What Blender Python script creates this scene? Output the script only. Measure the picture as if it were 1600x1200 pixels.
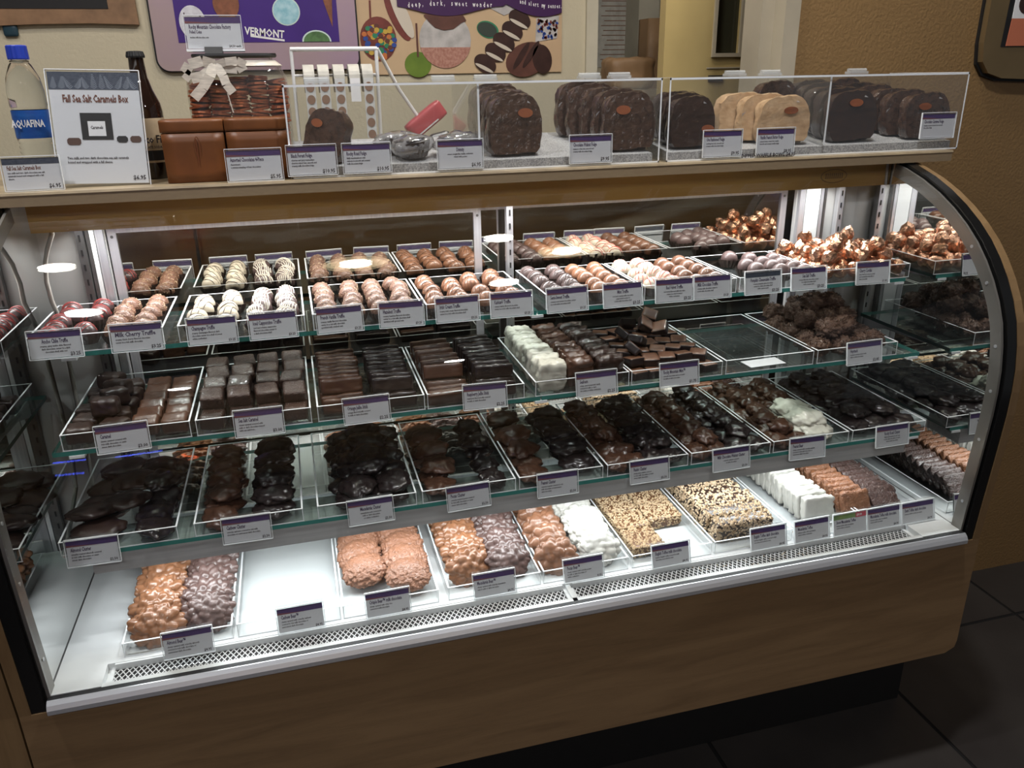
import bpy, bmesh, math, random
from mathutils import Vector, Matrix, noise
import numpy as np

sc = bpy.context.scene
for o in list(bpy.data.objects):
    bpy.data.objects.remove(o)
COL = sc.collection
rnd = random.Random(7)

# ------------------------------------------------------------------ camera
R_ = Vector((0.965, -0.262, -0.016)); F_ = Vector((0.239, 0.903, -0.358)).normalized()
R_ = (R_ - F_ * R_.dot(F_)).normalized(); U_ = R_.cross(F_)
cam = bpy.data.cameras.new('camera'); cam.sensor_width = 36; cam.lens = 28.22; cam.clip_start = 0.02
camo = bpy.data.objects.new('camera', cam); COL.objects.link(camo)
M = Matrix((R_, U_, -F_)).transposed().to_4x4(); M.translation = Vector((0.4746, 0, 1.60))
camo.matrix_world = M
sc.camera = camo

# ------------------------------------------------------------------ world, exposure
wd = bpy.data.worlds.new('world'); sc.world = wd; wd.use_nodes = True
bg = wd.node_tree.nodes['Background']; bg.inputs[0].default_value = (0.88, 0.94, 1.0, 1); bg.inputs[1].default_value = 0.11
sc.view_settings.view_transform = 'Standard'; sc.view_settings.look = 'None'
sc.view_settings.exposure = 0.0; sc.view_settings.gamma = 1.0
sc.view_settings.use_curve_mapping = False
sc.cycles.transparent_max_bounces = 32; sc.cycles.max_bounces = 7; sc.cycles.diffuse_bounces = 2
sc.cycles.glossy_bounces = 4; sc.cycles.adaptive_threshold = 0.02; sc.cycles.caustics_reflective = False; sc.cycles.caustics_refractive = False
sc.cycles.sample_clamp_indirect = 4.0


def area(name, loc, sx, sy, power, col, rot=(0, 0, 0), spread=math.pi, shape='RECTANGLE'):
    l = bpy.data.lights.new(name, 'AREA'); l.shape = shape; l.size = sx; l.size_y = sy
    l.energy = power; l.color = col; l.spread = spread
    o = bpy.data.objects.new(name, l); COL.objects.link(o); o.location = loc; o.rotation_euler = rot
    return o


COOL = (0.92, 0.97, 1.0); WARM = (1.0, 0.80, 0.55)
# tubes inside the display case: one behind the bronze header, one behind the steel fascia
area('case_top_tube', (0.9, 1.648, 1.372), 1.66, 0.022, 8.0, (0.99, 0.98, 0.98), (math.radians(-14), 0, 0), 2.45)
area('case_deck_tube', (0.9, 1.385, 0.817), 1.62, 0.022, 3.7, COOL, (math.radians(-4), 0, 0))
# ceiling downlights of the shop
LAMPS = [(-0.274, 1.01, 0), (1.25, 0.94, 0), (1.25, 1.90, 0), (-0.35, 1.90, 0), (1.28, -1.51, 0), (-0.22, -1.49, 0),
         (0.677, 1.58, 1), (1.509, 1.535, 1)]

# ------------------------------------------------------------------ materials
MATS = {}


def mat(name, col, rough=0.5, metal=0.0, spec=0.5, noise_amt=0.0, noise_scale=30.0, col2=None, bump=0.0, bump_scale=None,
        coat=0.0, emis=None, stretch=None, detail=4.0, sss=0.0):
    if name in MATS:
        return MATS[name]
    m = bpy.data.materials.new(name); m.use_nodes = True; nt = m.node_tree; b = nt.nodes['Principled BSDF']
    b.inputs['Base Color'].default_value = (*col, 1); b.inputs['Roughness'].default_value = rough
    b.inputs['Metallic'].default_value = metal; b.inputs['Specular IOR Level'].default_value = spec
    b.inputs['Coat Weight'].default_value = coat; b.inputs['Coat Roughness'].default_value = 0.08
    if emis:
        b.inputs['Emission Color'].default_value = (*emis[0], 1); b.inputs['Emission Strength'].default_value = emis[1]
    tc = mp = None
    if noise_amt or bump:
        tc = nt.nodes.new('ShaderNodeTexCoord'); mp = nt.nodes.new('ShaderNodeMapping')
        nt.links.new(tc.outputs['Object'], mp.inputs[0])
        if stretch:
            mp.inputs['Scale'].default_value = stretch
    if noise_amt:
        n = nt.nodes.new('ShaderNodeTexNoise'); n.inputs['Scale'].default_value = noise_scale; n.inputs['Detail'].default_value = detail
        nt.links.new(mp.outputs[0], n.inputs['Vector'])
        r = nt.nodes.new('ShaderNodeValToRGB'); c2 = col2 or tuple(c * 0.6 for c in col)
        r.color_ramp.elements[0].position = 0.5 - 0.5 * (1 - noise_amt) * 0.5 - 0.08; r.color_ramp.elements[1].position = 0.5 + 0.5 * (1 - noise_amt) * 0.5 + 0.08
        r.color_ramp.elements[0].color = (*c2, 1); r.color_ramp.elements[1].color = (*col, 1)
        nt.links.new(n.outputs['Fac'], r.inputs[0]); nt.links.new(r.outputs[0], b.inputs['Base Color'])
    if bump:
        n2 = nt.nodes.new('ShaderNodeTexNoise'); n2.inputs['Scale'].default_value = bump_scale or noise_scale * 2; n2.inputs['Detail'].default_value = 3
        nt.links.new(mp.outputs[0], n2.inputs['Vector'])
        bp = nt.nodes.new('ShaderNodeBump'); bp.inputs['Strength'].default_value = bump; bp.inputs['Distance'].default_value = 0.004
        nt.links.new(n2.outputs['Fac'], bp.inputs['Height']); nt.links.new(bp.outputs[0], b.inputs['Normal'])
    MATS[name] = m
    return m


def clear(name, tint, gloss=1.0, rough=0.0, ior=1.45, haze=0.0, hazecol=(0.9, 0.93, 0.95)):
    """thin clear sheet: tinted transparency with a Fresnel sheen and a little surface haze"""
    m = bpy.data.materials.new(name); m.use_nodes = True; nt = m.node_tree; nt.nodes.clear()
    out = nt.nodes.new('ShaderNodeOutputMaterial'); tr = nt.nodes.new('ShaderNodeBsdfTransparent'); tr.inputs[0].default_value = (*tint, 1)
    gl = nt.nodes.new('ShaderNodeBsdfGlossy'); gl.inputs['Roughness'].default_value = rough
    lw = nt.nodes.new('ShaderNodeLayerWeight'); lw.inputs[0].default_value = 0.5
    pw = nt.nodes.new('ShaderNodeMath'); pw.operation = 'POWER'; pw.inputs[1].default_value = 5.0; nt.links.new(lw.outputs['Facing'], pw.inputs[0])
    f0 = ((ior - 1) / (ior + 1)) ** 2
    mu = nt.nodes.new('ShaderNodeMath'); mu.operation = 'MULTIPLY_ADD'; mu.inputs[1].default_value = gloss * (1 - f0) * 0.8; mu.inputs[2].default_value = gloss * f0; mu.use_clamp = True
    nt.links.new(pw.outputs[0], mu.inputs[0])
    mx = nt.nodes.new('ShaderNodeMixShader'); nt.links.new(mu.outputs[0], mx.inputs[0])
    base = tr
    if haze:
        df = nt.nodes.new('ShaderNodeBsdfDiffuse'); df.inputs[0].default_value = (*hazecol, 1)
        m2 = nt.nodes.new('ShaderNodeMixShader'); m2.inputs[0].default_value = haze
        nt.links.new(tr.outputs[0], m2.inputs[1]); nt.links.new(df.outputs[0], m2.inputs[2]); base = m2
    nt.links.new(base.outputs[0], mx.inputs[1]); nt.links.new(gl.outputs[0], mx.inputs[2]); nt.links.new(mx.outputs[0], out.inputs[0])
    MATS[name] = m
    return m


def mirror(name, col, rough=0.0):
    m = bpy.data.materials.new(name); m.use_nodes = True; nt = m.node_tree; nt.nodes.clear()
    out = nt.nodes.new('ShaderNodeOutputMaterial'); gl = nt.nodes.new('ShaderNodeBsdfGlossy'); gl.inputs[0].default_value = (*col, 1)
    gl.inputs['Roughness'].default_value = rough; nt.links.new(gl.outputs[0], out.inputs[0]); MATS[name] = m
    return m


def wood(name, c1, c2, scale=(1.2, 12, 12), rough=0.42):
    m = bpy.data.materials.new(name); m.use_nodes = True; nt = m.node_tree; b = nt.nodes['Principled BSDF']; b.inputs['Roughness'].default_value = rough
    tc = nt.nodes.new('ShaderNodeTexCoord'); mp = nt.nodes.new('ShaderNodeMapping'); mp.inputs['Scale'].default_value = scale
    nt.links.new(tc.outputs['Object'], mp.inputs[0])
    n = nt.nodes.new('ShaderNodeTexNoise'); n.inputs['Scale'].default_value = 2.2; n.inputs['Detail'].default_value = 7; n.inputs['Distortion'].default_value = 1.2
    nt.links.new(mp.outputs[0], n.inputs['Vector'])
    n2 = nt.nodes.new('ShaderNodeTexNoise'); n2.inputs['Scale'].default_value = 30; n2.inputs['Detail'].default_value = 2
    nt.links.new(mp.outputs[0], n2.inputs['Vector'])
    mx = nt.nodes.new('ShaderNodeMath'); mx.operation = 'MULTIPLY_ADD'; mx.inputs[1].default_value = 0.25
    nt.links.new(n2.outputs['Fac'], mx.inputs[0]); nt.links.new(n.outputs['Fac'], mx.inputs[2])
    r = nt.nodes.new('ShaderNodeValToRGB'); r.color_ramp.elements[0].position = 0.42; r.color_ramp.elements[1].position = 0.75
    r.color_ramp.elements[0].color = (*c2, 1); r.color_ramp.elements[1].color = (*c1, 1)
    nt.links.new(mx.outputs[0], r.inputs[0]); nt.links.new(r.outputs[0], b.inputs['Base Color'])
    MATS[name] = m
    return m


clear('acrylic', (0.985, 0.99, 0.99), 0.9, haze=0.012)
clear('box_acrylic', (0.975, 0.98, 0.98), 1.0, haze=0.014)
clear('front_glass', (0.985, 0.99, 0.985), 0.75, haze=0.0)
clear('shelf_glass', (0.93, 0.975, 0.955), 1.0, haze=0.01, hazecol=(0.7, 0.9, 0.85))
_m = mat('bottle_clear', (0.95, 0.98, 1.0), 0.02, noise_amt=0.1, noise_scale=5, col2=(0.93, 0.97, 1.0)); _m.node_tree.nodes['Principled BSDF'].inputs['Transmission Weight'].default_value = 1.0; _m.node_tree.nodes['Principled BSDF'].inputs['IOR'].default_value = 1.30
clear('jar_glass', (0.97, 0.97, 0.96), 1.2, haze=0.02)
clear('wrap_film', (0.9, 0.89, 0.89), 3.5, rough=0.10, haze=0.26, hazecol=(0.75, 0.74, 0.75))  # pale haze stands in for white highlights on the crinkled wrap
clear('hinge_clear', (0.95, 0.96, 0.96), 2.0, haze=0.30)
mirror('end_mirror', (0.86, 0.87, 0.86)); mirror('door_mirror', (0.44, 0.42, 0.38))
wood('maple', (0.255, 0.162, 0.080), (0.190, 0.117, 0.057)); wood('maple_up', (0.23, 0.145, 0.068), (0.175, 0.106, 0.048), (12, 12, 1.2))
mat('acrylic_edge', (0.90, 0.93, 0.95), 0.25, spec=0.6)  # opaque white; on acrylic edges it stands in for piped light
mat('glass_edge', (0.045, 0.22, 0.19), 0.2, spec=0.6)
mat('white_enamel', (0.78, 0.80, 0.80), 0.35, noise_amt=0.2, noise_scale=5, col2=(0.74, 0.76, 0.77))
mat('white_panel', (0.62, 0.62, 0.61), 0.45, noise_amt=0.2, noise_scale=4, col2=(0.58, 0.58, 0.57))
mat('aluminium', (0.62, 0.64, 0.68), 0.30, 0.6, noise_amt=0.4, noise_scale=6, col2=(0.66, 0.67, 0.69), stretch=(1, 40, 40))
mat('aluminium_up', (0.50, 0.50, 0.54), 0.34, 0.6, noise_amt=0.4, noise_scale=6, col2=(0.66, 0.67, 0.69), stretch=(40, 40, 1))
mat('steel_fascia', (0.54, 0.54, 0.53), 0.42, 0.35, noise_amt=0.4, noise_scale=5, col2=(0.42, 0.42, 0.42), stretch=(1, 30, 30))
mat('strip_satin', (0.25, 0.24, 0.22), 0.36, 0.5, noise_amt=0.4, noise_scale=5, col2=(0.20, 0.19, 0.175))
mat('bronze_header', (0.50, 0.295, 0.075), 0.40, 0.3, noise_amt=0.3, noise_scale=3, col2=(0.40, 0.23, 0.058))
mat('header_mark', (0.20, 0.11, 0.035), 0.5)
mat('black_frit', (0.008, 0.008, 0.008), 0.18)
mat('black_plastic', (0.012, 0.012, 0.013), 0.5, noise_amt=0.2)
mat('dark_steel', (0.22, 0.22, 0.22), 0.4, 0.8, noise_amt=0.2)
mat('counter_laminate', (0.30, 0.225, 0.135), 0.4, noise_amt=0.3, noise_scale=60, col2=(0.26, 0.19, 0.115), stretch=(1, 4, 4))
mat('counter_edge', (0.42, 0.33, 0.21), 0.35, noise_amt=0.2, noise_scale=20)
mat('kick_black', (0.006, 0.006, 0.006), 0.7, noise_amt=0.2)
mat('cord_white', (0.62, 0.60, 0.55), 0.5, noise_amt=0.1)
mat('card', (0.72, 0.73, 0.75), 0.5, noise_amt=0.1, noise_scale=20, col2=(0.70, 0.71, 0.74))
mat('band_purple', (0.075, 0.035, 0.17), 0.4, noise_amt=0.3, noise_scale=40, col2=(0.055, 0.025, 0.13))
mat('band_sweep', (0.20, 0.055, 0.07), 0.4)
mat('band_navy', (0.022, 0.034, 0.065), 0.4, noise_amt=0.6, noise_scale=160, col2=(0.06, 0.075, 0.11), stretch=(1, 1, 2))
mat('band_green', (0.35, 0.42, 0.12), 0.4, noise_amt=0.5, noise_scale=18, col2=(0.10, 0.28, 0.12))
mat('sale_red', (0.65, 0.08, 0.12), 0.4)
mat('ink', (0.03, 0.025, 0.035), 0.6); mat('ink_purple', (0.05, 0.03, 0.09), 0.6); mat('ink_brown', (0.16, 0.045, 0.02), 0.6); mat('print_white', (0.85, 0.85, 0.85), 0.5)

# chocolate kinds
def choc(name, col, rough=0.34, k=0.72, ns=55, bump=0.0, bs=160, spec=0.5):
    return mat(name, col, rough, spec=spec, noise_amt=0.35, noise_scale=ns, col2=tuple(c * k for c in col), bump=bump, bump_scale=bs, coat=0.22)


choc('choc_dark', (0.040, 0.022, 0.017)); choc('choc_black', (0.020, 0.013, 0.013), 0.30)
choc('choc_milk', (0.165, 0.075, 0.042)); choc('choc_brown', (0.085, 0.038, 0.022)); choc('choc_mauve', (0.125, 0.082, 0.078), 0.42)
choc('choc_plum', (0.075, 0.045, 0.045), 0.36); choc('choc_tan', (0.27, 0.125, 0.068)); choc('choc_rough', (0.24, 0.115, 0.070), 0.5, 0.55, 120, 0.7, 220)
choc('choc_hazel', (0.22, 0.115, 0.078), 0.5, 0.55, 110, 0.6, 200); choc('choc_bear_milk', (0.30, 0.135, 0.066), 0.30)
choc('choc_bear_dark', (0.135, 0.082, 0.072), 0.36); choc('choc_crisp', (0.36, 0.17, 0.10), 0.36, 0.75, 90, 0.8, 260)
choc('white_choc', (0.60, 0.535, 0.42), 0.36, 0.9); choc('white_cream', (0.72, 0.70, 0.60), 0.4, 0.9); choc('white_snow', (0.58, 0.57, 0.52), 0.45, 0.9)
choc('choc_caramel', (0.105, 0.047, 0.027)); choc('choc_salt', (0.072, 0.038, 0.027), 0.45, 0.6, 90, 0.5, 300); choc('coconut_choc', (0.115, 0.055, 0.031), 0.5, 0.5, 200, 0.9, 500)
choc('toffee_milk', (0.27, 0.115, 0.055), 0.34, 0.7, 120, 0.9, 260); choc('toffee_dark', (0.10, 0.055, 0.045), 0.30, 0.55, 130, 1.0, 240)
choc('nut_base', (0.16, 0.075, 0.035), 0.4); choc('nut_base_dark', (0.045, 0.025, 0.018), 0.35)
mat('nut', (0.60, 0.46, 0.29), 0.5, noise_amt=0.6, noise_scale=150, col2=(0.38, 0.25, 0.13))
mat('nut_pale', (0.72, 0.58, 0.40), 0.5, noise_amt=0.6, noise_scale=150, col2=(0.45, 0.30, 0.17))
mat('salt', (0.45, 0.38, 0.33), 0.3, noise_amt=0.2)
mat('drizzle_red', (0.42, 0.035, 0.03), 0.35); mat('drizzle_white', (0.78, 0.73, 0.62), 0.4); mat('drizzle_dark', (0.05, 0.028, 0.02), 0.35)
mat('drizzle_pink', (0.62, 0.16, 0.14), 0.4); mat('drizzle_milk', (0.12, 0.055, 0.035), 0.35)
mat('paper_cup', (0.035, 0.020, 0.014), 0.6, noise_amt=0.2)
mat('copper_foil', (0.74, 0.45, 0.30), 0.26, 1.0, noise_amt=0.3, noise_scale=60, col2=(0.50, 0.26, 0.16), bump=0.5, bump_scale=140)
mat('silver_foil', (0.75, 0.76, 0.8), 0.22, 1.0, noise_amt=0.3, bump=0.7, bump_scale=110)
mat('fudge_dark', (0.040, 0.019, 0.013), 0.25, noise_amt=0.5, noise_scale=60, col2=(0.028, 0.015, 0.012), bump=1.0, bump_scale=60, coat=0.9)
mat('fudge_nut', (0.085, 0.045, 0.030), 0.25, noise_amt=0.6, noise_scale=70, col2=(0.035, 0.018, 0.013), bump=1.0, bump_scale=60, coat=0.9)
mat('fudge_pale', (0.58, 0.40, 0.24), 0.3, noise_amt=0.5, noise_scale=60, col2=(0.44, 0.27, 0.14), bump=0.4, bump_scale=80, coat=0.5)
mat('sticker', (0.30, 0.085, 0.02), 0.5, noise_amt=0.4, noise_scale=120, col2=(0.22, 0.05, 0.015))
mat('granite', (0.62, 0.62, 0.62), 0.35, noise_amt=0.8, noise_scale=330, col2=(0.30, 0.30, 0.31))


# ------------------------------------------------------------------ mesh helpers
class MB:
    def __init__(s):
        s.v = []; s.f = []; s.m = []

    def quad(s, a, b, c, d, m=0):
        i = len(s.v); s.v += [a, b, c, d]; s.f.append((i, i + 1, i + 2, i + 3)); s.m.append(m)

    def box(s, x0, x1, y0, y1, z0, z1, m=0, c=0.0):
        if c > 0:
            return s.prism([(x0 + c, z0), (x1 - c, z0), (x1, z0 + c), (x1, z1 - c), (x1 - c, z1), (x0 + c, z1), (x0, z1 - c), (x0, z0 + c)], y0, y1, 'y', m)
        i = len(s.v)
        s.v += [(x, y, z) for z in (z0, z1) for y in (y0, y1) for x in (x0, x1)]
        s.f += [(i + a, i + b, i + c_, i + d) for a, b, c_, d in ((0, 2, 3, 1), (4, 5, 7, 6), (0, 1, 5, 4), (2, 6, 7, 3), (0, 4, 6, 2), (1, 3, 7, 5))]
        s.m += [m] * 6
        return s

    def prism(s, poly, a, b, axis='y', m=0, mcap=None):
        """poly 2-D outline; extruded from a to b along axis"""
        def P(p, t):
            return {'y': (p[0], t, p[1]), 'x': (t, p[0], p[1]), 'z': (p[0], p[1], t)}[axis]
        n = len(poly); i = len(s.v)
        s.v += [P(p, a) for p in poly] + [P(p, b) for p in poly]
        for k in range(n):
            s.f.append((i + k, i + (k + 1) % n, i + n + (k + 1) % n, i + n + k)); s.m.append(m)
        s.f.append(tuple(i + k for k in reversed(range(n)))); s.f.append(tuple(i + n + k for k in range(n)))
        s.m += [m if mcap is None else mcap] * 2
        return s

    def tube(s, pts, r, n=6, m=0, cap=True):
        pts = [Vector(p) for p in pts]; base = len(s.v); N = len(pts)
        up = Vector((0.13, 0.21, 0.97)).normalized()
        for k, p in enumerate(pts):
            t = (pts[min(k + 1, N - 1)] - pts[max(k - 1, 0)]).normalized()
            a = t.cross(up)
            if a.length < 1e-4:
                a = t.cross(Vector((1, 0, 0)))
            a.normalize(); b = t.cross(a); rr = r[k] if isinstance(r, (list, tuple)) else r
            for j in range(n):
                an = 2 * math.pi * j / n; q = p + a * (rr * math.cos(an)) + b * (rr * math.sin(an)); s.v.append(tuple(q))
        for k in range(N - 1):
            for j in range(n):
                s.f.append((base + k * n + j, base + k * n + (j + 1) % n, base + (k + 1) * n + (j + 1) % n, base + (k + 1) * n + j)); s.m.append(m)
        if cap:
            s.f.append(tuple(base + j for j in reversed(range(n)))); s.f.append(tuple(base + (N - 1) * n + j for j in range(n))); s.m += [m, m]
        return s

    def lathe(s, prof, n=24, m=0, flute=0.0, c=(0, 0, 0), sx=1.0, sy=1.0, close=True):
        base = len(s.v)
        for (r, z) in prof:
            for j in range(n):
                a = 2 * math.pi * j / n; q = r * (1 + (flute if j % 2 else -flute)); s.v.append((c[0] + q * math.cos(a) * sx, c[1] + q * math.sin(a) * sy, c[2] + z))
        for k in range(len(prof) - 1):
            for j in range(n):
                s.f.append((base + k * n + j, base + k * n + (j + 1) % n, base + (k + 1) * n + (j + 1) % n, base + (k + 1) * n + j)); s.m.append(m)
        if close:
            s.f.append(tuple(base + j for j in reversed(range(n)))); s.f.append(tuple(base + (len(prof) - 1) * n + j for j in range(n))); s.m += [m, m]
        return s

    def sweep(s, pr, x0, x1, a, b, m=0):
        """box section swept along a (y,z) profile; a,b offsets along the outward normal"""
        i = len(s.v); N = len(pr)
        for k in range(N):
            p0 = pr[max(k - 1, 0)]; p1 = pr[min(k + 1, N - 1)]; t = Vector((p1[0] - p0[0], p1[1] - p0[1])).normalized(); n = Vector((-t[1], t[0]))
            for (x, o) in ((x0, a), (x1, a), (x1, b), (x0, b)):
                s.v.append((x, pr[k][0] + n[0] * o, pr[k][1] + n[1] * o))
        for k in range(N - 1):
            for j in range(4):
                s.f.append((i + 4 * k + j, i + 4 * k + 4 + j, i + 4 * k + 4 + (j + 1) % 4, i + 4 * k + (j + 1) % 4)); s.m.append(m)
        s.f.append((i, i + 1, i + 2, i + 3)); s.f.append(tuple(i + 4 * (N - 1) + j for j in (3, 2, 1, 0))); s.m += [m, m]
        return s

    def disc(s, cx, cz, rx, rz, y, m=0, n=24, a0=0.0, th=0.0008):
        pts = [(cx + rx * math.cos(2 * math.pi * k / n) * math.cos(a0) - rz * math.sin(2 * math.pi * k / n) * math.sin(a0),
                cz + rx * math.cos(2 * math.pi * k / n) * math.sin(a0) + rz * math.sin(2 * math.pi * k / n) * math.cos(a0)) for k in range(n)]
        return s.prism(pts, y - th, y, 'y', m)

    def mesh(s, name, mats, smooth=False, auto=None):
        me = bpy.data.meshes.new(name); me.from_pydata([tuple(v) for v in s.v], [], s.f)
        for m in mats:
            me.materials.append(MATS[m])
        me.polygons.foreach_set('material_index', s.m)
        bm = bmesh.new(); bm.from_mesh(me); bmesh.ops.recalc_face_normals(bm, faces=bm.faces); bm.to_mesh(me); bm.free()
        if smooth:
            me.polygons.foreach_set('use_smooth', [True] * len(me.polygons))
            if auto is not False: me.set_sharp_from_angle(angle=math.radians(auto or 55))
        me.update()
        return me


def put(name, me, parent=None, loc=(0, 0, 0), rot=(0, 0, 0), scale=None, kind=None):
    o = bpy.data.objects.new(name, me); COL.objects.link(o); o.location = loc; o.rotation_euler = rot
    if scale:
        o.scale = scale
    if parent:
        o.parent = parent
    if kind:
        o['kind'] = kind
    return o


def tag(o, label, cat, group=None, kind=None):
    if label: o['label'] = label
    if cat: o['category'] = cat
    if group: o['group'] = group
    if kind: o['kind'] = kind
    return o


def empty(name, label, cat, loc=(0, 0, 0), rotz=0.0, group=None):
    o = bpy.data.objects.new(name, None); COL.objects.link(o); o.location = loc; o.rotation_euler = (0, 0, rotz); o.empty_display_size = 0.02
    return tag(o, label, cat, group)


def struct(name, mb, mats, parent=None, smooth=False):
    o = put(name, mb.mesh(name, mats, smooth), parent)
    if not parent: o['kind'] = 'structure'
    return o


def text(name, body, size, mat_, parent, loc, rot=(math.pi / 2, 0, 0), sx=0.7, align='LEFT', spacing=1.0, space_line=0.9):
    c = bpy.data.curves.new(name, 'FONT'); c.body = body; c.size = size; c.align_x = align; c.resolution_u = 1; c.space_line = space_line; c.space_character = spacing; c.offset = size * (0.028 if name != 'body_text' else 0.026)
    c.materials.append(MATS[mat_]); o = bpy.data.objects.new(name, c); COL.objects.link(o); o.location = loc; o.rotation_euler = rot; o.scale = (sx, 1, 1); o.parent = parent
    TEXTS.append(o)
    return o


TEXTS = []
_ICO = {}


def ico(n):
    if n not in _ICO:
        bm = bmesh.new(); bmesh.ops.create_icosphere(bm, subdivisions=n, radius=1.0)
        _ICO[n] = ([v.co.copy() for v in bm.verts], [tuple(v.index for v in f.verts) for f in bm.faces]); bm.free()
    return _ICO[n]


def blob(name, seed, rx, ry, rz, mats, lumps=14, amp=0.22, width=0.38, sub=3, fine=0.05, ff=6.0, flat=0.75, smooth=True, vor=None):
    """lumpy ellipsoid with a flattened base; origin at base centre"""
    r = random.Random(seed); V, F = ico(sub); L = []
    for _ in range(lumps):
        d = Vector((r.gauss(0, 1), r.gauss(0, 1), r.gauss(0, 0.8))).normalized(); L.append((d, amp * r.uniform(0.5, 1.2), width * r.uniform(0.7, 1.3)))
    off = Vector((r.uniform(0, 50), r.uniform(0, 50), r.uniform(0, 50))); vs = []
    for v in V:
        k = 0.0
        for d, a, w in L:
            ang = math.acos(max(-1, min(1, v.dot(d)))); e = a * math.exp(-(ang / w) ** 2)
            k = max(k, e)
        k += fine * noise.noise(v * ff + off) + fine * 0.5 * noise.noise(v * ff * 2.3 + off)
        if vor:
            q = Vector((v.x * rx, v.y * ry, v.z * rz)) / vor[0] + off; d1 = noise.voronoi(q)[0]
            k += vor[1] * (1 - min(1.0, d1[0] * 1.15) ** 2) + vor[1] * 0.35 * min(0.35, d1[1] - d1[0])
        s = 1 + k - amp * 0.3 - (vor[1] * 0.5 if vor else 0); x, y, z = v.x * rx * s, v.y * ry * s, v.z * rz * s
        vs.append((x, y, max(z, -rz * flat) + rz * flat))
    mb = MB(); mb.v = vs; mb.f = list(F); mb.m = [0] * len(F)
    return mb.mesh(name, mats, smooth, auto=False)


def block(name, seed, sx, sy, sz, mats, rad=0.004, n=7, amp=0.0006, ff=120.0, ripple=None, smooth=True, taper=0.0):
    """rounded, slightly uneven block; origin at base centre. ripple=(axis, count, depth)"""
    r = random.Random(seed); off = Vector((r.uniform(0, 50), r.uniform(0, 50), r.uniform(0, 50)))
    h = Vector((sx / 2, sy / 2, sz / 2)); bm = bmesh.new(); bmesh.ops.create_cube(bm, size=2.0)
    bmesh.ops.subdivide_edges(bm, edges=bm.edges[:], cuts=n, use_grid_fill=True)
    for v in bm.verts:
        p = Vector((v.co.x * h.x, v.co.y * h.y, v.co.z * h.z)); i = Vector([max(-h[k] + rad, min(h[k] - rad, p[k])) for k in range(3)])
        d = p - i
        nrm = d.normalized() if d.length > 1e-9 else Vector((0, 0, 1))
        q = i + nrm * min(rad, d.length) if d.length > 1e-9 else p
        q += nrm * amp * (noise.noise(q * ff + off) + 0.6 * noise.noise(q * ff * 2.7 + off))
        if ripple and q.z > -h.z * 0.5:
            t = q[ripple[0]] / (2 * h[ripple[0]]) + 0.5
            q += nrm * ripple[2] * math.sin(t * ripple[1] * 2 * math.pi + 1.5 * noise.noise(q * 60 + off))
        if taper:
            q.x *= 1 - taper * (q.z / h.z + 1) * 0.5; q.y *= 1 - taper * (q.z / h.z + 1) * 0.5
        q.z += h.z; v.co = q
    me = bpy.data.meshes.new(name); bm.to_mesh(me); bm.free()
    for m in mats: me.materials.append(MATS[m])
    me.polygons.foreach_set('use_smooth', [smooth] * len(me.polygons)); me.update()
    return me


ORD = ['front', 'second', 'third', 'fourth', 'fifth', 'sixth', 'seventh', 'eighth', 'ninth', 'tenth', 'eleventh', 'twelfth', 'thirteenth', 'fourteenth', 'fifteenth', 'sixteenth', 'seventeenth']


def nth(k):
    return 'frontmost' if k == 0 else ORD[k] + ' from front'


# ------------------------------------------------------------------ geometry constants (metres)
W = 1.8
PROF = [(1.209, 0.639), (1.204, 0.73), (1.199, 0.81), (1.195, 0.88), (1.192, 0.94), (1.192, 0.99), (1.195, 1.036), (1.203, 1.085), (1.215, 1.13),
        (1.233, 1.170), (1.256, 1.208), (1.282, 1.242), (1.312, 1.274), (1.348, 1.304), (1.390, 1.332), (1.436, 1.357), (1.488, 1.379), (1.545, 1.397), (1.575, 1.404)]
Z1, Z2, Z3, ZD = 1.172, 1.0235, 0.850, 0.651
Y1, Y2, Y3 = 1.450, 1.373, 1.332
ZPAN = ZD + 0.013
ZC0, ZC1 = 1.406, 1.429
BACK = 1.70
exec_order = None

# ------------------------------------------------------------------ room shell
mat('tile', (0.050, 0.044, 0.040), 0.42, noise_amt=0.6, noise_scale=5, col2=(0.036, 0.031, 0.029), bump=0.15, bump_scale=30)
mat('grout', (0.008, 0.007, 0.007), 0.8, noise_amt=0.2)
mat('wall_brown', (0.27, 0.165, 0.068), 0.5, noise_amt=0.3, noise_scale=4, col2=(0.25, 0.15, 0.06), bump=0.45, bump_scale=130)
mat('wall_cream', (0.58, 0.52, 0.38), 0.6, noise_amt=0.3, noise_scale=3, col2=(0.54, 0.48, 0.35), bump=0.3, bump_scale=90)
mat('ceiling_white', (0.7, 0.68, 0.64), 0.7, noise_amt=0.2, noise_scale=3)
mat('trim_grey', (0.50, 0.44, 0.33), 0.45, noise_amt=0.2, noise_scale=4); mat('trim_white', (0.62, 0.57, 0.45), 0.45, noise_amt=0.2, noise_scale=4)
mat('door_yellow', (0.62, 0.47, 0.20), 0.45, noise_amt=0.2, noise_scale=3); mat('window_dark', (0.035, 0.035, 0.022), 0.12)
floor = struct('floor', MB().box(-2.0, 4.2, -2.5, 4.0, -0.05, -0.004), ['grout'])
tme = MB().box(-0.287, 0.287, -0.287, 0.287, -0.02, 0.0).mesh('tile', ['tile'])
for i in range(-4, 4):
    for j in range(-5, 2):
        put('floor_tile', tme, floor, (1.94 + 0.29 + i * 0.585, 1.617 + 0.29 + j * 0.585, 0))
struct('ceiling', MB().box(-2.0, 4.2, -2.5, 4.0, 3.0, 3.05), ['ceiling_white'])
struct('wall_front', MB().box(-2.0, 4.2, -2.62, -2.5, 0, 3.0), ['wall_brown'])
struct('wall_right', MB().box(1.675, 4.0, 1.84, 1.96, 0, 3.0), ['wall_brown'])
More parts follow.
